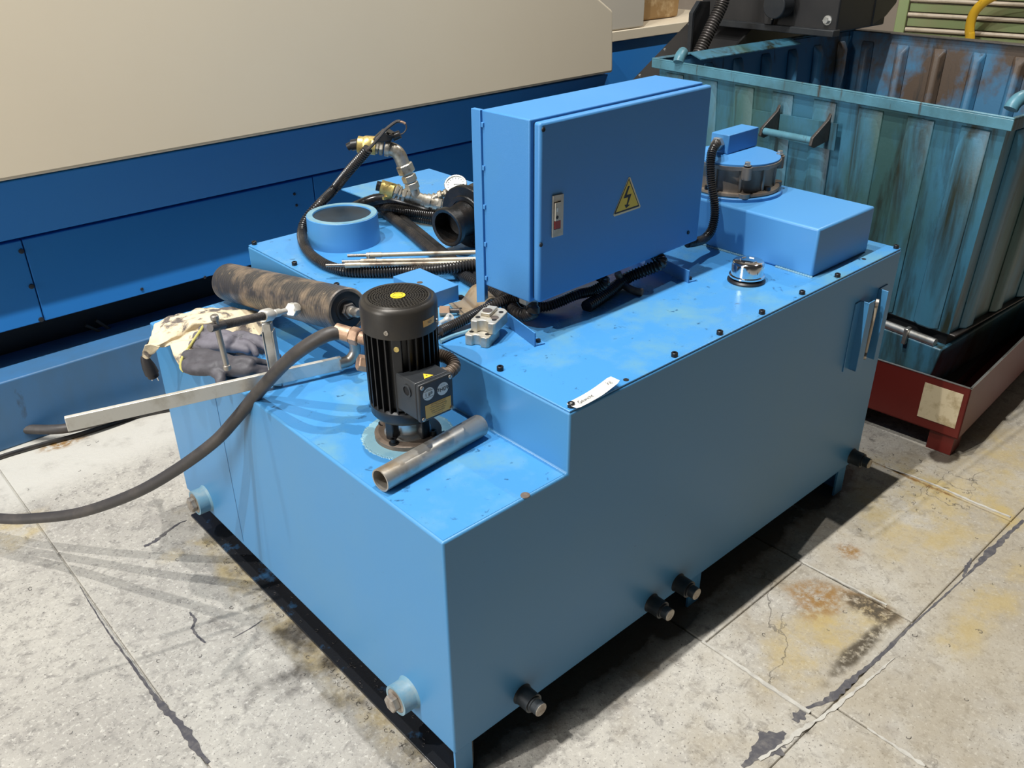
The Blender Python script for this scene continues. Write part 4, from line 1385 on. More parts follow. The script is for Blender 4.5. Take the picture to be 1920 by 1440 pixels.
m.cyl(Q2(671, 270.5), Q2(705, 275), 0.0235, None, 20).sphere(Q2(689, 272), 0.026, 10)
m.cyl(Q2(688, 271), Q2(690, 259), 0.013, None, 14)
hx(m, 685, 262, 704, 263, 0.012)
v1_ = m.build('brass_valve', 'brass', mn)
m = MB()
m.cyl(Q2(652, 276), Q2(660, 272), 0.011, None, 12).cyl(Q2(659, 272.5), Q2(671, 270.5), 0.0155, None, 14)
m.build('valve_port', 'black', mn)
m = MB()
hx(m, 740, 357, 746, 360, 0.0225)
hx(m, 748, 361, 752, 362.5, 0.0205)
hx(m, 755, 364, 761, 366, 0.0205)
m.cyl(Q2(736, 356), Q2(766, 367), 0.014, None, 14)
m.build('pipe_nipple', 'fitting', mn)
m = MB()
m.cyl(Q2(714, 350), Q2(738, 357), 0.0205, None, 18)
m.cyl(Q2(728, 353), Q2(728, 368), 0.012, None, 12).box((-0.024, -0.004, -0.004), (0.024, 0.004, 0.004), Matrix.Translation(Q2(731, 369)))
m.cyl(Q2(733, 352), Q2(736, 347), 0.011, None, 12).cyl(Q2(737, 349), Q2(750, 354), 0.009, None, 10)
m.build('brass_valve', 'brass', mn)
MB().cyl(Q2(706, 348), Q2(714, 350), 0.0145, None, 12).build('valve_port', 'black', mn)
m = MB()
seg(m, 797, 376, 825, 384, 0.0195)
m.lathe([(0.0225, 0), (0.0225, 0.012)], Q2(799, 376.5), Q2(825, 384) - Q2(799, 376.5), 18)
m.lathe([(0.0225, 0), (0.0225, 0.012)], Q2(813, 380.5), Q2(825, 384) - Q2(813, 380.5), 18)
seg(m, 806, 378, 818, 368, 0.013)
m.build('pipe_tee', 'fitting', mn)
m = MB()
hx(m, 818, 381, 828, 384, 0.0235)
seg(m, 826, 383, 850, 390, 0.018)
seg(m, 817, 369, 838, 361, 0.009)
hx(m, 822, 367, 829, 364, 0.0135)
hx(m, 833, 363, 838, 361, 0.012)
m.build('pipe_nipple', 'fitting', mn)
# pressure gauge faces up towards the camera
gc = Q2(854, 345, 0.02)
gn = V((-0.45, -0.40, 0.80)).normalized()
gg = MB().lathe([(0.029, -0.028), (0.0335, -0.024), (0.0335, 0.0), (0.0315, 0.002), (0.029, 0.002), (0.0285, -0.003), (0, -0.003)], gc, gn, 40).build('pressure_gauge', 'zinc', mn)
MB().lathe([(0.0283, 0), (0, 0.0004)], gc - gn * 0.0028, gn, 32).build('gauge_dial', 'sticker', gg)
gx = V((0.741, -0.671, 0))
gx = (gx - gn * gx.dot(gn)).normalized()
gy = gn.cross(gx)
tk_ = MB()
for k in range(13):
    a = math.radians(-45 + 22.5 * k)
    d = gx * math.cos(a) + gy * math.sin(a)
    e = gx * -math.sin(a) + gy * math.cos(a)
    q = [gc - gn * 0.0022 + d * r + e * s_ for r, s_ in ((0.020, -0.0007), (0.0255, -0.0007), (0.0255, 0.0007), (0.020, 0.0007))]
    tk_.hexa(q, [p + gn * 0.0003 for p in q])
q = [gc - gn * 0.0022 + gx * a + gy * b for a, b in ((-0.006, -0.0012), (0.019, 0.0006), (0.019, 0.0012), (-0.006, 0.0012))]
tk_.hexa(q, [p + gn * 0.0004 for p in q])
tk_.build('dial_marks', 'print', gg, smooth=0)
# black switch body on the upper valve
m = MB()
m.prism([Q2(698, 262, -0.02), Q2(714, 248, -0.02), Q2(724, 247, -0.02), Q2(739, 256, -0.02), Q2(733, 266, -0.02), Q2(712, 268, -0.02)], -mN * 0.05)
m.build('switch_body', 'black', mn, bevel=0.004)
m = MB()
m.prism([Q2(722, 250, -0.022), Q2(733, 252, -0.022), Q2(738, 258, -0.022), Q2(726, 258, -0.022)], -mN * 0.03)
m.build('switch_lid', 'black', mn, bevel=0.003)
MB().cyl(Q2(737, 257), Q2(750, 252), 0.012, None, 12).build('switch_outlet', 'smooth_hose', mn)
wl = [Q2(749, 253), Q2(757, 249), Q2(762, 241), Q2(760, 232), Q2(752, 228), Q2(744, 228), Q2(733, 235, -0.01), Q2(722, 244, -0.03), Q2(711, 257, -0.05), Q2(700, 270, -0.06), Q2(688, 282, -0.06)]
MB().tube(spline(wl, 8), lambda i, m: 0.0020 if i < 34 else 0.0046, 8).build('switch_wire', 'rubber', mn)
# a bare copper twist where the sheath ends
MB().tube(spline([Q2(748, 228), Q2(755, 229), Q2(760, 232)], 6), 0.0034, 6).build('copper_core', 'rusty_brass', mn)


# ================================================================== CONDUITS
def conduit(lst, r, label, pitch=0.0074, smooth=False, m=None):
    pts = []
    for q in lst:
        pts.append(V(q) if isinstance(q, V) else PZ(*q))
    mb = MB()
    if smooth:
        mb.tube(spline(pts, 8), r, 12)
    else:
        mb.corr(pts, r, pitch)
    return tag(mb.build('smooth_hose' if smooth else 'conduit', m or ('smooth_hose' if smooth else 'conduit'), None), label, 'hose' if smooth else 'conduit')


zt_ = H2 + 0.0135
conduit([Q2(690, 279, -0.06), Q2(678, 294, -0.05), Q2(653, 322, -0.02), Q2(628, 353, 0.03), (601, 381, 0.865), (583, 400, 0.845), (570, 420, 0.822), (566, 440, 0.803), (570, 458, zt_ + .004), (580, 474, zt_), (595, 487, zt_), (617, 499, zt_), (650, 508, zt_), (693, 510, zt_), (740, 509, zt_ + .002), (775, 508, zt_ + .006), (805, 506, zt_ + .014), (840, 503, zt_ + .022), (875, 498, zt_ + .026), (912, 493, zt_ + .026), (950, 492, zt_ + .014), (990, 497, zt_)],
        0.0145, 'corrugated conduit looping from the brass valve around the blue collar')
conduit([(700, 372, zt_ + .02), (712, 385, zt_ + .008), (730, 404, zt_), (760, 427, zt_), (790, 453, zt_), (812, 472, zt_), (840, 494, zt_), (870, 517, zt_), (895, 532, zt_), (915, 543, zt_), (937, 554, zt_), (952, 564, zt_ + .004), (962, 578, zt_ + .008), (972, 588, zt_ + .008), (988, 590, zt_ + .012), (1000, 582, zt_ + .030), V((0.520, 0.335, 0.838))],
        0.0165, 'thick corrugated conduit running diagonally under the cabinet post into its gland', 0.0078)
conduit([(735, 384, zt_ + .010), (742, 396, zt_), (765, 418, zt_ - .002), (790, 438, zt_ - .002), (826, 468, zt_ - .002), (855, 490, zt_ - .002), (882, 510, zt_), (910, 527, zt_), (935, 540, zt_), (960, 556, zt_), (990, 570, zt_), (1020, 575, zt_), (1050, 566, zt_ + .008), (1080, 553, zt_ + .02), (1110, 545, zt_ + .022), (1135, 527, zt_ + .045), V((0.72, 0.36, 0.858))],
        0.0125, 'thinner corrugated conduit lying alongside the thick diagonal one', 0.0058)
conduit([(824, 622, zt_), (845, 612, zt_), (875, 597, zt_ + .008), (902, 583, zt_ + .012), (931, 569, zt_ + .024), (955, 560, zt_ + .03), (976, 553, zt_ + .04), V((0.545, 0.40, 0.860))],
        0.0125, 'corrugated conduit passing behind the motor and over the bronzed strap', 0.0056)
conduit([(1100, 575, zt_ - .002), (1130, 556, zt_), (1160, 533, zt_ + .004), (1180, 519, zt_ + .012), (1212, 506, zt_ + .03), (1240, 490, zt_ + .05), V((0.94, 0.37, 0.862))],
        0.0155, 'dark corrugated conduit arching below the middle of the cabinet', 0.0078)
conduit([(1158, 512, zt_ + .03), (1166, 530, zt_ + .004), (1178, 540, zt_), (1190, 545, zt_ - .004), (1205, 548, zt_ - .005)], 0.009, 'short brown stained cable end below the middle of the cabinet', smooth=True, m='flange')
conduit([(650, 396, zt_ + .0), (677, 384, zt_ + .03), (707, 374, zt_ + .042), (735, 374, zt_ + .042), (765, 381, zt_ + .036), (795, 390, zt_ + .03), (822, 398, zt_ + .022), (850, 410, zt_ + .01)],
        0.0175, 'smooth glossy black hose passing between the collar and the flanged pump', smooth=True)
conduit([(706, 388, zt_ + .008), (740, 392, zt_ + .022), (775, 398, zt_ + .022), (818, 405, zt_ + .018), (850, 412, zt_ + .008)],
        0.0145, 'upper corrugated conduit leading to the back of the flanged pump', 0.006)
conduit([(725, 398, zt_), (760, 404, zt_ + .004), (790, 410, zt_ + .004), (817, 415, zt_ + .002), (850, 423, zt_)],
        0.0135, 'lower corrugated conduit leading to the back of the flanged pump', 0.006)

# ================================================================== FLANGED PUMP lying on its side
pfz = H2 + 0.088
fcn = PZ(874, 408, pfz)
mcn = PZ(842, 430, pfz - 0.004)
pdn = V((-0.985, -0.17, -0.09)).normalized()
pw = thing('flanged_pump', 'oily black cast pump with a round flange lying left of the cabinet', 'pump', (fcn.x, fcn.y, H2))
mcn = fcn + pdn * 0.080
flp = fcn
MB().lathe([(0.0875, -0.016), (0.0875, -0.002), (0.085, 0.0), (0.062, 0.0), (0.060, 0.004), (0.050, 0.004), (0.050, 0.0)], flp, pdn, 56).build('pump_flange', 'castiron', pw)
MB().lathe([(0.047, 0.0), (0.044, 0.03), (0.045, 0.062), (0.053, 0.066), (0.053, 0.080), (0.050, 0.082), (0.042, 0.080), (0.040, 0.03), (0.010, 0.026), (0.010, 0.036), (0, 0.036)], flp, pdn, 48).build('inlet_neck', 'castiron', pw)
pu = V((0, 0, 1))
psd = pdn.cross(pu).normalized()
for k in range(8):
    a = 2 * PI * k / 8 + 0.3
    p = flp + (pu * math.cos(a) + psd * math.sin(a)) * 0.072
    MB().lathe([(0.0055, 0), (0.0055, 0.0008), (0, 0.0008)], p + pdn * 0.0002, pdn, 12).build('flange_hole', 'void', pw)
MB().lathe([(0.070, -0.10), (0.075, -0.09), (0.075, -0.016)], flp, pdn, 40).lathe([(0.05, -0.24), (0.058, -0.23), (0.058, -0.10)], flp, pdn, 32).build('pump_body', 'castiron', pw)
for s_ in (-0.03, 0.03):
    MB().cyl(flp - pdn * 0.12 + psd * s_ + pu * 0.03, flp - pdn * 0.12 + psd * s_ + pu * 0.10, 0.008, None, 10).build('pump_stud', 'castiron', pw)
MB().hexnut(flp - pdn * 0.13 + pu * 0.05, flp - pdn * 0.13 + pu * 0.075, 0.02).build('pump_port', 'fitting', pw)

# ================================================================== STEEL RODS
rods = [((646, 477.5), (690, 478.5), (925, 472), H2 + 0.046, 'long stud rod with a forked clip nearest the flanged pump'),
        ((634, 491.5), (680, 490), (925, 485), H2 + 0.040, 'long stud rod in the middle of the three on the conduits'),
        ((611, 495.5), (650, 497), (925, 492), H2 + 0.036, 'long stud rod lying nearest the small blue box')]
for i, (a, b, c, z, lab) in enumerate(rods):
    pa, pb, pc = PZ(*a, z), PZ(*b, z), PZ(*c, z)
    t = thing('stud_rod', lab, 'rod', tuple(pa), 'stud rods beside the flanged pump')
    MB().cyl(pb, pc, 0.0058, None, 12).build('rod_shaft', 'rod', t)
    d = (pc - pb).normalized()
    e = pb - d * 0.052
    th = []
    hcur = 0
    while hcur < 0.05:
        th += [(0.0046, hcur), (0.0046, hcur + 0.001), (0.0038, hcur + 0.0014), (0.0038, hcur + 0.0022)]
        hcur += 0.0026
    MB().lathe(th, e, d, 12).build('threaded_end', 'steel', t)
    MB().cyl(pb - d * 0.004, pb + d * 0.035, 0.0070, None, 12).build('rod_collar', 'rod', t)
    if i == 0:
        MB().box((-0.006, -0.006, -0.02), (0.012, 0.006, 0.004), Matrix.Translation(pb + d * 0.004)).build('forked_clip', 'bright', t)

# ================================================================== STRAP AND SPLIT BLOCK
# half-round strap: flat wing, then a rise into an arch
sp0 = PZ(845, 569, H2 + 0.006)
sp1 = PZ(890, 577, H2 + 0.006)
wx = (PZ(872, 601, H2 + 0.006) - PZ(842, 571, H2 + 0.006))
wl_ = wx.length
wx.normalize()
wy = V((-wx.y, wx.x, 0))
if wy.dot(V((0.741, -0.671, 0))) < 0:
    wy = -wy
prof = [(0, 0), (0.022, 0.0), (0.034, 0.004), (0.046, 0.018), (0.058, 0.031), (0.071, 0.036), (0.084, 0.031), (0.096, 0.016), (0.101, 0.0)]
o0 = PZ(842, 571, H2 + 0.004)
pp = spline([V((a, 0, b)) for a, b in prof], 5)
stp = MB()
for q0, q1 in zip(pp, pp[1:]):
    def W3(a, b, c):
        return o0 + wx * b + wy * a + V((0, 0, c))
    lo_ = [W3(q0.x, 0, q0.z), W3(q1.x, 0, q1.z), W3(q1.x, wl_ * 0.92, q1.z), W3(q0.x, wl_ * 0.92, q0.z)]
    stp.hexa(lo_, [p + V((0, 0, 0.0035)) for p in lo_])
sst = thing('pipe_strap', 'bronzed half-round steel pipe strap lying by the cabinet post', 'strap', tuple(o0))
stp.build('strap_plate', 'saddle', sst, smooth=60)
hp_ = o0 + wx * wl_ * 0.4 + wy * 0.013 + V((0, 0, 0.0036))
MB().lathe([(0.004, 0), (0.004, 0.0004), (0, 0.0004)], hp_, up, 12).build('strap_hole', 'void', sst)

cbk = thing('clamp_block', 'two stacked split aluminium pipe clamp halves beside the cabinet foot', 'clamp block', (0.39, 0.355, H2))
e0 = PZ(871, 646, H2)
e1 = PZ(906, 652, H2)
bxd = (e1 - e0).normalized()
byd = V((-bxd.y, bxd.x, 0))
if byd.y < 0:
    byd = -byd
BT = Matrix(((bxd.x, byd.x, 0, e0.x), (bxd.y, byd.y, 0, e0.y), (0, 0, 1, H2), (0, 0, 0, 1)))


def half(z0, hgt, ox, oy, wd, dpth, nm, notch):
    T = BT @ Matrix.Translation((ox, oy, z0))
    c_ = 0.012
    # outline with chamfered corners and a half-round bite in the front edge
    out = [(0, 0.004), (0.004, 0)]
    nb = wd * 0.5
    for k in range(9):
        a = PI - PI * k / 8
        out.append((nb + math.cos(a) * notch, math.sin(a) * notch * 0.9))
    out += [(wd - 0.004, 0), (wd, 0.004), (wd, dpth - c_), (wd - c_, dpth), (c_, dpth), (0, dpth - c_)]
    b = MB().prism([T @ V((x, y, 0)) for x, y in out], V((0, 0, hgt))).build(nm, 'aluminium', cbk, bevel=0.0015)
    for hx_, hy_ in ((wd * 0.17, dpth * 0.25), (wd * 0.83, dpth * 0.25), (wd * 0.2, dpth * 0.75), (wd * 0.8, dpth * 0.75)):
        MB().lathe([(0.0055, 0), (0.0055, 0.0006), (0.0038, 0.0006), (0, 0.0003)], T @ V((hx_, hy_, hgt)), up, 14).build('bolt_hole', 'void', b)
    return b, T


e2 = (e1 - e0).length
wd_ = e2 + 0.012
half(0.0, 0.024, 0, 0, wd_, 0.075, 'lower_clamp_half', 0.010)
hb, HT = half(0.0245, 0.026, 0.006, 0.018, wd_ + 0.002, 0.085, 'upper_clamp_half', 0.013)
MB().box((0.012, 0.03, 0.026), (wd_ * 0.62, 0.074, 0.034), HT).build('raised_pad', 'aluminium', hb, bevel=0.002)
MB().lathe([(0.011, 0), (0.011, 0.0008), (0, 0.0008)], HT @ V((0.022, 0.045, 0.034)), up, 24).build('cup_recess', 'flange', hb)
MB().lathe([(0.009, 0), (0.009, 0.0008), (0, 0.0008)], HT @ V((wd_ * 0.8, 0.032, 0.026)), up, 20).build('cup_recess', 'flange', hb)

# loose small hardware between motor and box
l1 = thing('eye_bolt', 'small zinc wing bolt lying right of the motor cover', 'bolt', tuple(PZ(826, 606, H2 + 0.008)))
p = PZ(824, 607, H2 + 0.009)
q = PZ(838, 600, H2 + 0.009)
MB().cyl(p, q, 0.006, None, 12).sphere(q, 0.009, 8).build('bolt_shank', 'bright', l1)
MB().lathe([(0.010, -0.003), (0.010, 0.003), (0.005, 0.003), (0.005, -0.003)], q + V((0.012, 0.004, 0.002)), (0.3, -0.6, 0.7), 14, True).build('wing', 'bright', l1)
p = PZ(824, 583, H2 + 0.012)
l2 = thing('hose_nipple', 'small threaded hose nipple lying between motor cover and blue box', 'fitting', (p.x, p.y, H2))
q = p + V((0.018, -0.016, 0))
MB().hexnut(p, q, 0.0115).build('nipple_nut', 'rusty_brass', l2)
MB().cyl(q, q + (q - p) * 0.9, 0.0055, None, 12).build('nipple_thread', 'dirty_steel', l2)
# grey thin cable in front of the conduit
o = MB().tube(spline([PZ(826, 640, H2 + 0.005), PZ(850, 630, H2 + 0.005), PZ(875, 622, H2 + 0.005), PZ(905, 612, H2 + 0.005)], 8), 0.005, 8).build('thin_cable', 'weld', None)
tag(o, 'thin pale blue tube lying in front of the clamp block', 'tube')

# ================================================================== PAPER TAG
ta, tbb, tc_, td = PZ(1060.5, 757, H2 + 0.008), PZ(1083, 766.5, H2 + 0.003), PZ(1163.5, 718, H2 + 0.010), PZ(1143.5, 705.5, H2 + 0.012)
tg = thing('weight_tag', 'curled white paper weight tag lying on the front edge of the tank', 'tag', (0.40, 0.02, H2))
tN = 14


def tagpt(s, t, lift=0.0):
    a = ta.lerp(td, s)
    b = tbb.lerp(tc_, s)
    p = a.lerp(b, t)
    return p + V((0, 0, -0.004 * math.sin(PI * s) * (1.2 - t * 0.4) + 0.010 * max(0, s - 0.6) * t + lift))


tm = MB()
for i in range(tN):
    s0, s1 = i / tN, (i + 1) / tN
    e_ = 0.18 if i in (0,) else 0.0
    f_ = 0.18 if i == tN - 1 else 0.0
    lo_ = [tagpt(s0, e_ * 0.5), tagpt(s1, f_ * 0.5), tagpt(s1, 1 - f_ * 0.5), tagpt(s0, 1 - e_ * 0.5)]
    tm.hexa(lo_, [p + V((0, 0, 0.0006)) for p in lo_])
tm.build('tag_paper', 'paper', tg, smooth=60)
ln_ = MB()


def strip(s0, t0, s1, t1, wd, m, n=8):
    for i in range(n):
        f0, f1 = i / n, (i + 1) / n
        a0 = (s0 + (s1 - s0) * f0, t0 + (t1 - t0) * f0)
        a1 = (s0 + (s1 - s0) * f1, t0 + (t1 - t0) * f1)
        if abs(s1 - s0) > abs(t1 - t0):
            q = [tagpt(a0[0], a0[1] - wd, .0007), tagpt(a1[0], a1[1] - wd, .0007), tagpt(a1[0], a1[1] + wd, .0007), tagpt(a0[0], a0[1] + wd, .0007)]
        else:
            q = [tagpt(a0[0] - wd / 5, a0[1], .0007), tagpt(a1[0] - wd / 5, a1[1], .0007), tagpt(a1[0] + wd / 5, a1[1], .0007), tagpt(a0[0] + wd / 5, a0[1], .0007)]
        m.hexa(q, [p + V((0, 0, 0.0002)) for p in q])


strip(.08, .2, .92, .2, .012, ln_)
strip(.08, .8, .92, .8, .012, ln_)
strip(.08, .2, .08, .8, .012, ln_, 4)
strip(.92, .2, .92, .8, .012, ln_, 4)
ln_.build('tag_frame', 'tanprint', tg, smooth=0)
tx_ = (tagpt(0.4, .5) - tagpt(0.1, .5))
ty_ = (tagpt(0.25, .2) - tagpt(0.25, .8))
text('Gewicht', 0.0125, tagpt(0.13, 0.56, 0.0016), tx_, ty_, 'print', tg, align='LEFT')
tx2 = (tagpt(0.9, .5) - tagpt(0.7, .5))
text('kg', 0.0125, tagpt(0.84, 0.50, 0.0030), tx2, ty_, 'print', tg, align='CENTER')

# ================================================================== BIN IN ITS TRAY
RZ = 1.07
FL, FR = PZ(1222.4, 108, RZ), PZ(1902.7, 221.6, RZ)
BL = PZ(1598, 52, RZ)
BR = BL + (FR - FL) * 1.0 + V((0.15, 0.0, 0))
bn = thing('scrap_bin', 'ribbed grimy teal steel scrap bin standing in a red tray', 'bin', ((FL.x + FR.x) / 2 + 0.7, (FL.y + FR.y) / 2, 0.2))
ins = 0.022
cen = (FL + FR + BL + BR) / 4


def inset(p, d, z):
    q = p + V((cen.x - p.x, cen.y - p.y, 0)).normalized() * d * 1.41
    return V((q.x, q.y, z))


tp_ = [inset(p, ins, RZ - 0.01) for p in (FL, FR, BR, BL)]
bt_ = [inset(p, ins + 0.035, 0.353) for p in (FL, FR, BR, BL)]


def wall(i, j, nm, m, rib_out, n):
    a, b, c, d = bt_[i], bt_[j], tp_[j], tp_[i]
    nn = (b - a).cross(d - a).normalized()
    if nn.dot(V((a.x, a.y, 0)) - V((cen.x, cen.y, 0))) < 0:
        nn = -nn
    wl = MB().hexa([a, b, c, d], [p - nn * 0.004 for p in (a, b, c, d)]).build(nm, m, bn)
    for k in range(n):
        t = (k + 0.5) / n
        hw_ = 0.050 if rib_out else 0.034
        dp_ = 0.016 if rib_out else 0.034
        s_ = nn if rib_out else -nn
        base = 0.0 if rib_out else 0.004
        q0, q1 = a.lerp(b, t) + s_ * base, d.lerp(c, t) + s_ * base
        e = (b - a).normalized()
        zc = 0.04
        q1 = q1.lerp(q0, 0.05)
        lo_ = [q0 - e * hw_, q0 - e * hw_ * .42 + s_ * dp_, q0 + e * hw_ * .42 + s_ * dp_, q0 + e * hw_]
        hi_ = [q1 - e * hw_, q1 - e * hw_ * .42 + s_ * dp_, q1 + e * hw_ * .42 + s_ * dp_, q1 + e * hw_]
        hi_[1] -= V((0, 0, zc))
        hi_[2] -= V((0, 0, zc))
        MB().hexa(lo_, hi_).build('wall_rib', m, wl, bevel=0.008, smooth=50)


wall(0, 1, 'front_wall', 'bin', True, 8)
wall(1, 2, 'side_wall', 'bin', True, 7)
wall(2, 3, 'rear_wall', 'bin_in', False, 8)
wall(3, 0, 'side_wall', 'bin_in', False, 7)
MB().hexa(bt_, [p + V((0, 0, 0.005)) for p in bt_]).build('bin_floor', 'bin_in', bn)
cor = [FL, FR, BR, BL]
for i in range(4):
    a, b = cor[i], cor[(i + 1) % 4]
    wr_ = (0.010, 0.012, 0.055, 0.03)[i]
    ia, ib = inset(a, wr_, 0), inset(b, wr_, 0)
    m = MB()
    o1 = [V((p.x, p.y, RZ)) for p in (a, b, ib, ia)]
    m.hexa([p - V((0, 0, 0.006)) for p in o1], o1)
    ja, jb = inset(a, 0.005, 0), inset(b, 0.005, 0)
    m.hexa([V((p.x, p.y, RZ - 0.038)) for p in (a, b, jb, ja)], [V((p.x, p.y, RZ - 0.005)) for p in (a, b, jb, ja)])
    m.build('rim_bar', 'bin_rim' if i == 0 else 'dirty_steel' if i == 2 else 'bin', bn, bevel=0.002)
# low lip standing on the left rim, and pipe lugs in the corners
a, b = inset(FL, 0.03, RZ), inset(BL, 0.03, RZ)
MB().hexa([a.lerp(b, .12), a.lerp(b, .62), a.lerp(b, .62) + V((0, -0.06, -0.02)), a.lerp(b, .12) + V((0, -0.06, -0.02))], [p + V((0, 0, 0.004)) for p in (a.lerp(b, .12), a.lerp(b, .62), a.lerp(b, .62) + V((0, -0.06, -0.02)), a.lerp(b, .12) + V((0, -0.06, -0.02)))]).build('drip_plate', 'bin', bn)
for p, q in ((PZ(1272, 117, RZ), V((0.05, 0.02, 0))), (PZ(1895, 205, RZ), V((0.05, -0.01, 0)))):
    MB().tube(spline([p, p + q * 0.15 + V((0.0, 0, 0.012)), p + q * 0.5 + V((0, 0, 0.024)), p + q * 1.0 + V((0, 0, 0.030))], 8), 0.021, 14).build('lifting_lug', 'bin_rim', bn)
# front handle: two cheeks and a bar on a backing plate
nf = (bt_[1] - bt_[0]).cross(tp_[0] - bt_[0]).normalized()
if nf.x > 0:
    nf = -nf


def FP(u, v, lift):
    return PP(u, v, tp_[0] + nf * lift, nf)


hpn = MB().prism([FP(1412, 205, 0.027), FP(1572, 232, 0.027), FP(1566, 282, 0.027), FP(1418, 248, 0.027)], nf * 0.006).build('handle_plate', 'bin', bn)
er = (FP(1500, 220, 0.03) - FP(1450, 211, 0.03)).normalized()
for u in (1462, 1558):
    v_ = 196 if u == 1462 else 212
    t0 = FP(u, v_, 0.033)
    b0 = t0 + V((0, 0, -0.092))
    poly = [t0, t0 + V((0, 0, -0.02)) + nf * 0.012, b0 + nf * 0.085 + V((0, 0, 0.026)), b0 + nf * 0.09 + V((0, 0, 0.0)), b0 + nf * 0.07 + V((0, 0, -0.010)), b0]
    MB().prism([p - er * 0.006 for p in poly], er * 0.012).build('handle_cheek', 'dirty_steel', bn, bevel=0.002)
ha_ = FP(1462, 196, 0.033) + V((0, 0, -0.078)) + nf * 0.072
hb_ = FP(1558, 212, 0.033) + V((0, 0, -0.078)) + nf * 0.072
MB().cyl(ha_, hb_, 0.012, None, 16).build('handle_bar', 'bin_rim', bn)
# lower skid with lip, shaft and latch
s0 = bt_[0] + V((-0.03, 0, 0))
s1 = bt_[1] + V((-0.03, -0.02, 0))
s2 = bt_[2] + V((0.0, -0.02, 0))
s3 = bt_[3]
zL = 0.355
MB().hexa([V((p.x, p.y, zL - 0.006)) for p in (s0 + V((.03, 0, 0)), s1 + V((.03, 0, 0)), s2, s3)], [V((p.x, p.y, zL)) for p in (s0 + V((.03, 0, 0)), s1 + V((.03, 0, 0)), s2, s3)]).build('lip_plate', 'dirty_steel', bn, bevel=0.002)
k0_, k1_ = V((s0.x + 0.0, s0.y, 0)), V((s1.x + 0.0, s1.y + 0.02, 0))
k2_, k3_ = V((s2.x, s2.y + 0.05, 0)), V((s3.x, s3.y, 0))
zk0, zk1 = 0.13, 0.305
sh = 0.05
bb = [V((k0_.x + .02, k0_.y, zk0)), V((k1_.x + .02, k1_.y + .03, zk0)), V((k2_.x, k2_.y + .03, zk0)), V((k3_.x, k3_.y, zk0))]
tt = [V((k0_.x - .0, k0_.y, zk1)), V((k1_.x - .0, k1_.y, zk1)), V((k2_.x, k2_.y, zk1)), V((k3_.x, k3_.y, zk1))]
MB().hexa(bb, tt).build('base_skid', 'bin', bn, bevel=0.006)
tt2 = [p + V((0.05, 0.01, 0)) for p in tt]
MB().hexa(tt2, [V((p.x, p.y, zL - 0.006)) for p in tt2]).build('skid_recess', 'void', bn)
ax0, ax1 = V((tt[0].x + 0.014, tt[0].y, zk1 + 0.012)), V((tt[1].x + 0.014, tt[1].y + 0.03, zk1 + 0.012))
MB().cyl(ax0, ax1, 0.014, None, 16).build('tipping_shaft', 'zinc', bn)
lt = ax0.lerp(ax1, 0.925)
MB().box((-0.026, -0.007, -0.035), (0.004, 0.007, 0.022), Matrix.Translation(lt)).build('latch_finger', 'steel', bn, bevel=0.002)
# side closing plate of the skid
ch_ = MB()
for k in range(150):
    t = random.random()
    p = s0.lerp(s1, t) + V((random.uniform(0.035, 0.075), 0, 0))
    r_ = random.uniform(0.002, 0.006)
    ch_.box((-r_, -r_ * .5, -r_ * .4), (r_, r_ * .5, r_ * .4), Matrix.Translation((p.x, p.y, zL + 0.001)) @ Euler((random.random() * 3, random.random() * 3, random.random() * 3)).to_matrix().to_4x4())
o = ch_.build('lip_swarf', 'steel', bn)
o['kind'] = 'stuff'

# red tray
tyw = 0.07
TT = Matrix.Translation((1.985, -0.147, 0)) @ Matrix.Rotation(tyw, 4, 'Z')
ty_ = thing('drip_tray', 'red steel drip tray on legs holding the teal scrap bin', 'tray', (2.7, 0.6, 0))
tw, td_ = 1.75, 1.70
for nm, a, b in (('tray_front', (0, 0, .07), (.005, td_, .258)), ('tray_side', (0, 0, .07), (tw, .005, .258)), ('tray_back', (tw - .005, 0, .07), (tw, td_, .258)), ('tray_side', (0, td_ - .005, .07), (tw, td_, .258)), ('tray_base', (0, 0, .07), (tw, td_, .075))):
    MB().box(a, b, TT).build(nm, 'red', ty_, bevel=0.001)
MB().box((-.001, -.001, .2575), (0.006, td_, .2595), TT).box((0, -.001, .2575), (tw, .006, .2595), TT).build('tray_edge', 'zinc', ty_)
MB().box((0.2, 0.12, .075), (tw - .1, td_ - .1, .131), TT).build('tray_bearer', 'recess', ty_)
for x in (0.006, tw - 0.09):
    for y in (0.012, td_ - 0.09):
        MB().box((x, y, 0), (x + 0.08, y + 0.08, 0.0705), TT).build('tray_leg', 'red', ty_, bevel=0.001)
MB().box((-0.0012, 0.018, 0.105), (-0.0002, 0.140, 0.232), TT).build('paper_label', 'paper_old', ty_, label='stained blank paper label')

# ================================================================== CHIP CONVEYOR
cv_ = thing('chip_conveyor', 'black inclined chip conveyor whose head hangs over the bin', 'conveyor', (2.9, 1.7, 0))
P0, P1 = PY(1195, 140, 1.95), PY(1330, 0, 1.95)
dv = (P1 - P0).normalized()
A0, A1 = P0 - dv * 0.95, P1 + dv * 0.5
pn = V((dv.z, 0, -dv.x))
yw = V((0, -0.40, 0))
MB().prism([A0, A1, A1 + pn * 0.02, A0 + pn * 0.02], yw).build('top_cover', 'black_dull', cv_, bevel=0.002)
MB().prism([A0 + pn * 0.021 + yw * 0.03, A1 + pn * 0.021 + yw * 0.03, A1 + pn * 0.30 + yw * 0.03, A0 + pn * 0.30 + yw * 0.03], yw * 0.92).build('chute_body', 'black', cv_)
MB().prism([A0 + yw - pn * 0.03, A1 + yw - pn * 0.03, A1 + pn * 0.34 + yw, A0 + pn * 0.34 + yw], (0, -0.012, 0)).build('side_plate', 'black_dull', cv_, bevel=0.002)
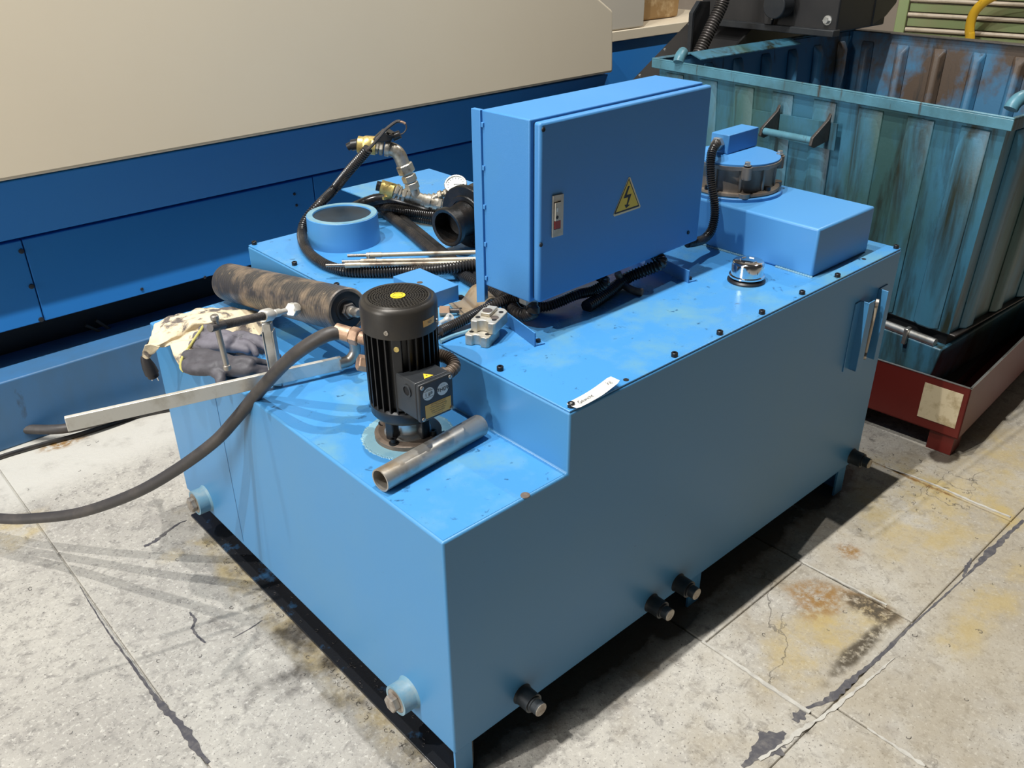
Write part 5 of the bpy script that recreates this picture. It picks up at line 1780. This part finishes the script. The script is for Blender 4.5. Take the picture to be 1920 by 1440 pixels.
for t in (0.36, 0.46, 0.56, 0.66, 0.76):
    p = A0.lerp(A1, t) + V((0, -0.018, 0))
    MB().lathe([(0.007, 0), (0.006, 0.004), (0, 0.005)], p, -pn, 10).build('cover_screw', 'zinc', cv_)
# upright bracket fin in front
MB().prism([PY(1293, 100, 1.52), PY(1298, 25, 1.52), PY(1312, 2, 1.52), PY(1332, 2, 1.52), PY(1328, 100, 1.52)], (0, 0.01, 0)).build('bracket_fin', 'black', cv_, bevel=0.002)
MB().prism([PY(1294, 100, 1.515), PY(1299, 25, 1.515), PY(1313, 2, 1.515), PY(1316, 2, 1.515), PY(1302, 26, 1.515), PY(1297, 100, 1.515)], (0, 0.02, 0)).build('fin_edge', 'terminal', cv_)
# legs under the chute so that it stands
for x in (2.75, 3.5):
    MB().box((x, 1.72, 0), (x + 0.06, 1.78, 0.72 if x < 3 else 1.12)).build('conveyor_leg', 'black_dull', cv_)
# horizontal duct behind the conduit
HB = PZ(1567, 62, 1.115)
hx0, hy0 = HB.x, HB.y
hz1 = 1.75
MB().box((hx0, hy0, 1.115), (hx0 + 0.42, hy0 + 0.72, hz1)).build('drive_head', 'black_dull', cv_, bevel=0.006)
MB().box((hx0 - 0.035, hy0 - 0.008, 1.100), (hx0 + 0.02, hy0 + 0.62, 1.128)).build('head_flange', 'terminal', cv_, bevel=0.003)
MB().prism([(hx0 + .30, hy0 - 0.004, 1.115), (hx0 + .42, hy0 - 0.004, 1.150), (hx0 + .50, hy0 - 0.004, 1.2), (hx0 + .53, hy0 - .004, 1.3), (hx0 + .5, hy0 - 0.004, hz1), (hx0 + .30, hy0 - 0.004, hz1)], (0, 0.5, 0)).build('head_cheek', 'black', cv_, bevel=0.006)
bxx = PX(1552, 38, hx0)
MB().hexnut(bxx, bxx + V((-0.022, 0, 0)), 0.014).lathe([(0.020, 0), (0.020, 0.004), (0, 0.004)], bxx, (-1, 0, 0), 16).build('head_bolt', 'zinc', cv_)
# gearmotor foot on the -X side
ga_ = PX(1470, 8, hx0 - 0.04)
MB().lathe([(0.055, 0), (0.055, 0.08)], ga_, (-1, 0, 0), 24).build('gear_boss', 'terminal', cv_, bevel=0.004)
MB().prism([PX(1437, 45, hx0 - .03), PX(1436, -60, hx0 - .03), PX(1490, -60, hx0 - .03), PX(1488, 12, hx0 - .03), PX(1478, 22, hx0 - .03), PX(1455, 24, hx0 - .03), PX(1450, 46, hx0 - .03)], (-0.02, 0, 0)).build('motor_foot', 'black_dull', cv_, bevel=0.003)
mbp = PX(1455, 30, hx0 - .03)
MB().cyl(mbp, mbp + V((-0.03, 0, 0)), 0.012, None, 10).build('foot_bolt', 'zinc', cv_)
ccp = [PY(u, v, 1.48) for u, v in ((1308, 105), (1316, 88), (1330, 58), (1346, 25), (1356, 0), (1362, -40))]
MB().corr(ccp, 0.029, 0.012, 14).build('flexible_conduit', 'dirty_steel', cv_)
# pale bolted plate below the head
bpn = MB().prism([PY(1419, 72, 1.96), PY(1422, 34, 1.96), PY(1437, 34, 1.96), PY(1440, 42, 1.96), PY(1454, 42, 1.96), PY(1458, 55, 1.96), PY(1500, 58, 1.96), PY(1500, 90, 1.96), PY(1419, 90, 1.96)], (0, 0.012, 0)).build('mounting_plate', 'bracket', cv_)
for u, v, r in ((1426, 57, .014), (1446, 47, .008), (1451, 56, .007)):
    MB().lathe([(r, 0), (r, 0.006), (0, 0.007)], PY(u, v, 1.96), (0, -1, 0), 12).build('plate_bolt', 'dirty_steel', bpn)

# ================================================================== GREEN SHUTTER AND YELLOW HOSE
SO = V((5.62, 2.10, 0))
SD = V((0.342, -0.94, 0)).normalized()
SD = V((math.sin(math.radians(11)), -math.cos(math.radians(11)), 0))
sN = V((-SD.y, SD.x, 0))
if sN.x > 0:
    sN = -sN
sh_ = thing('roller_shutter', 'green roller shutter with pale slat lips on the far wall', 'shutter', tuple(SO))
SP = V((5.95, 1.6, 0))


def SPT(u, v):
    return PP(u, v, SP, sN)


q = SPT(1702, 30)
zA, zB = SPT(1705, 2).z, SPT(1705, 30).z
pit = zA - zB
xo = SPT(1703, 30)
for k in range(-6, 9):
    z = zB + pit * k
    b0 = V((xo.x, xo.y, z))
    e0_ = b0 + SD * 2.6
    MB().hexa([b0 + V((0, 0, 0.03)), e0_ + V((0, 0, 0.03)), e0_ - sN * 0.03 + V((0, 0, 0.03)), b0 - sN * 0.03 + V((0, 0, 0.03))], [p + V((0, 0, pit - 0.012)) for p in (b0, e0_, e0_ - sN * 0.03, b0 - sN * 0.03)]).build('shutter_slat', 'green', sh_, bevel=0.003)
    MB().cyl(b0 + V((0, 0, 0.012)) + sN * 0.012, e0_ + V((0, 0, 0.012)) + sN * 0.012, 0.013, None, 10).build('slat_lip', 'slat_edge', sh_)
jb0 = V((xo.x, xo.y, 0)) - SD * 0.005
MB().hexa([jb0, jb0 + sN * 0.03, jb0 + sN * 0.03 - SD * 0.07, jb0 - SD * 0.07], [p + V((0, 0, 2.2)) for p in (jb0, jb0 + sN * 0.03, jb0 + sN * 0.03 - SD * 0.07, jb0 - SD * 0.07)]).build('guide_rail', 'green', sh_, bevel=0.004)
yp = SP + sN * 0.2
ypts = [PP(u, v, yp, sN) for u, v in ((1817, 200), (1817, 90), (1818, 60), (1820, 42), (1826, 25), (1838, 10), (1856, -3), (1885, -14), (1930, -22))]
ypts[0].z = 0.01
o = MB().tube(spline(ypts, 8), 0.030, 14).build('air_hose', 'yhose', None)
tag(o, 'bright yellow hose curving up in front of the green shutter', 'hose')

# ================================================================== SWARF on the floor
sw_ = MB()


def curl(p, s):
    n = 7
    a0 = random.random() * 6
    tw_ = random.uniform(2, 5)
    pts = []
    for k in range(n):
        t = k / (n - 1)
        pts.append(V(p) + V((math.cos(a0 + tw_ * t) * s * (0.4 + t), math.sin(a0 + tw_ * t) * s * (0.4 + t), s * 0.15 + 0.001)))
    sw_.tube(pts, s * 0.10, 4)


for k in range(70):
    curl((random.uniform(1.64, 1.95), random.uniform(-0.30, 0.10), 0), random.uniform(0.002, 0.0055))
for k in range(90):
    y = random.uniform(0.0, 1.15)
    curl((-0.014 - abs(random.gauss(0, 0.012)), y, 0), random.uniform(0.002, 0.006))
for k in range(70):
    curl((random.uniform(0.3, 1.9), random.uniform(-0.9, -0.12), 0), random.uniform(0.002, 0.006))
for k in range(50):
    curl((random.uniform(-0.6, -0.05), random.uniform(0.3, 1.9), 0), random.uniform(0.002, 0.006))
for k in range(40):
    curl((random.uniform(0.0, 0.045), random.uniform(0.02, 1.15), 0.0072), random.uniform(0.002, 0.005))
o = sw_.build('metal_swarf', 'dirty_steel', None)
o['kind'] = 'stuff'
tag(o, 'fine curled metal swarf scattered over the concrete floor around the tank', 'swarf')
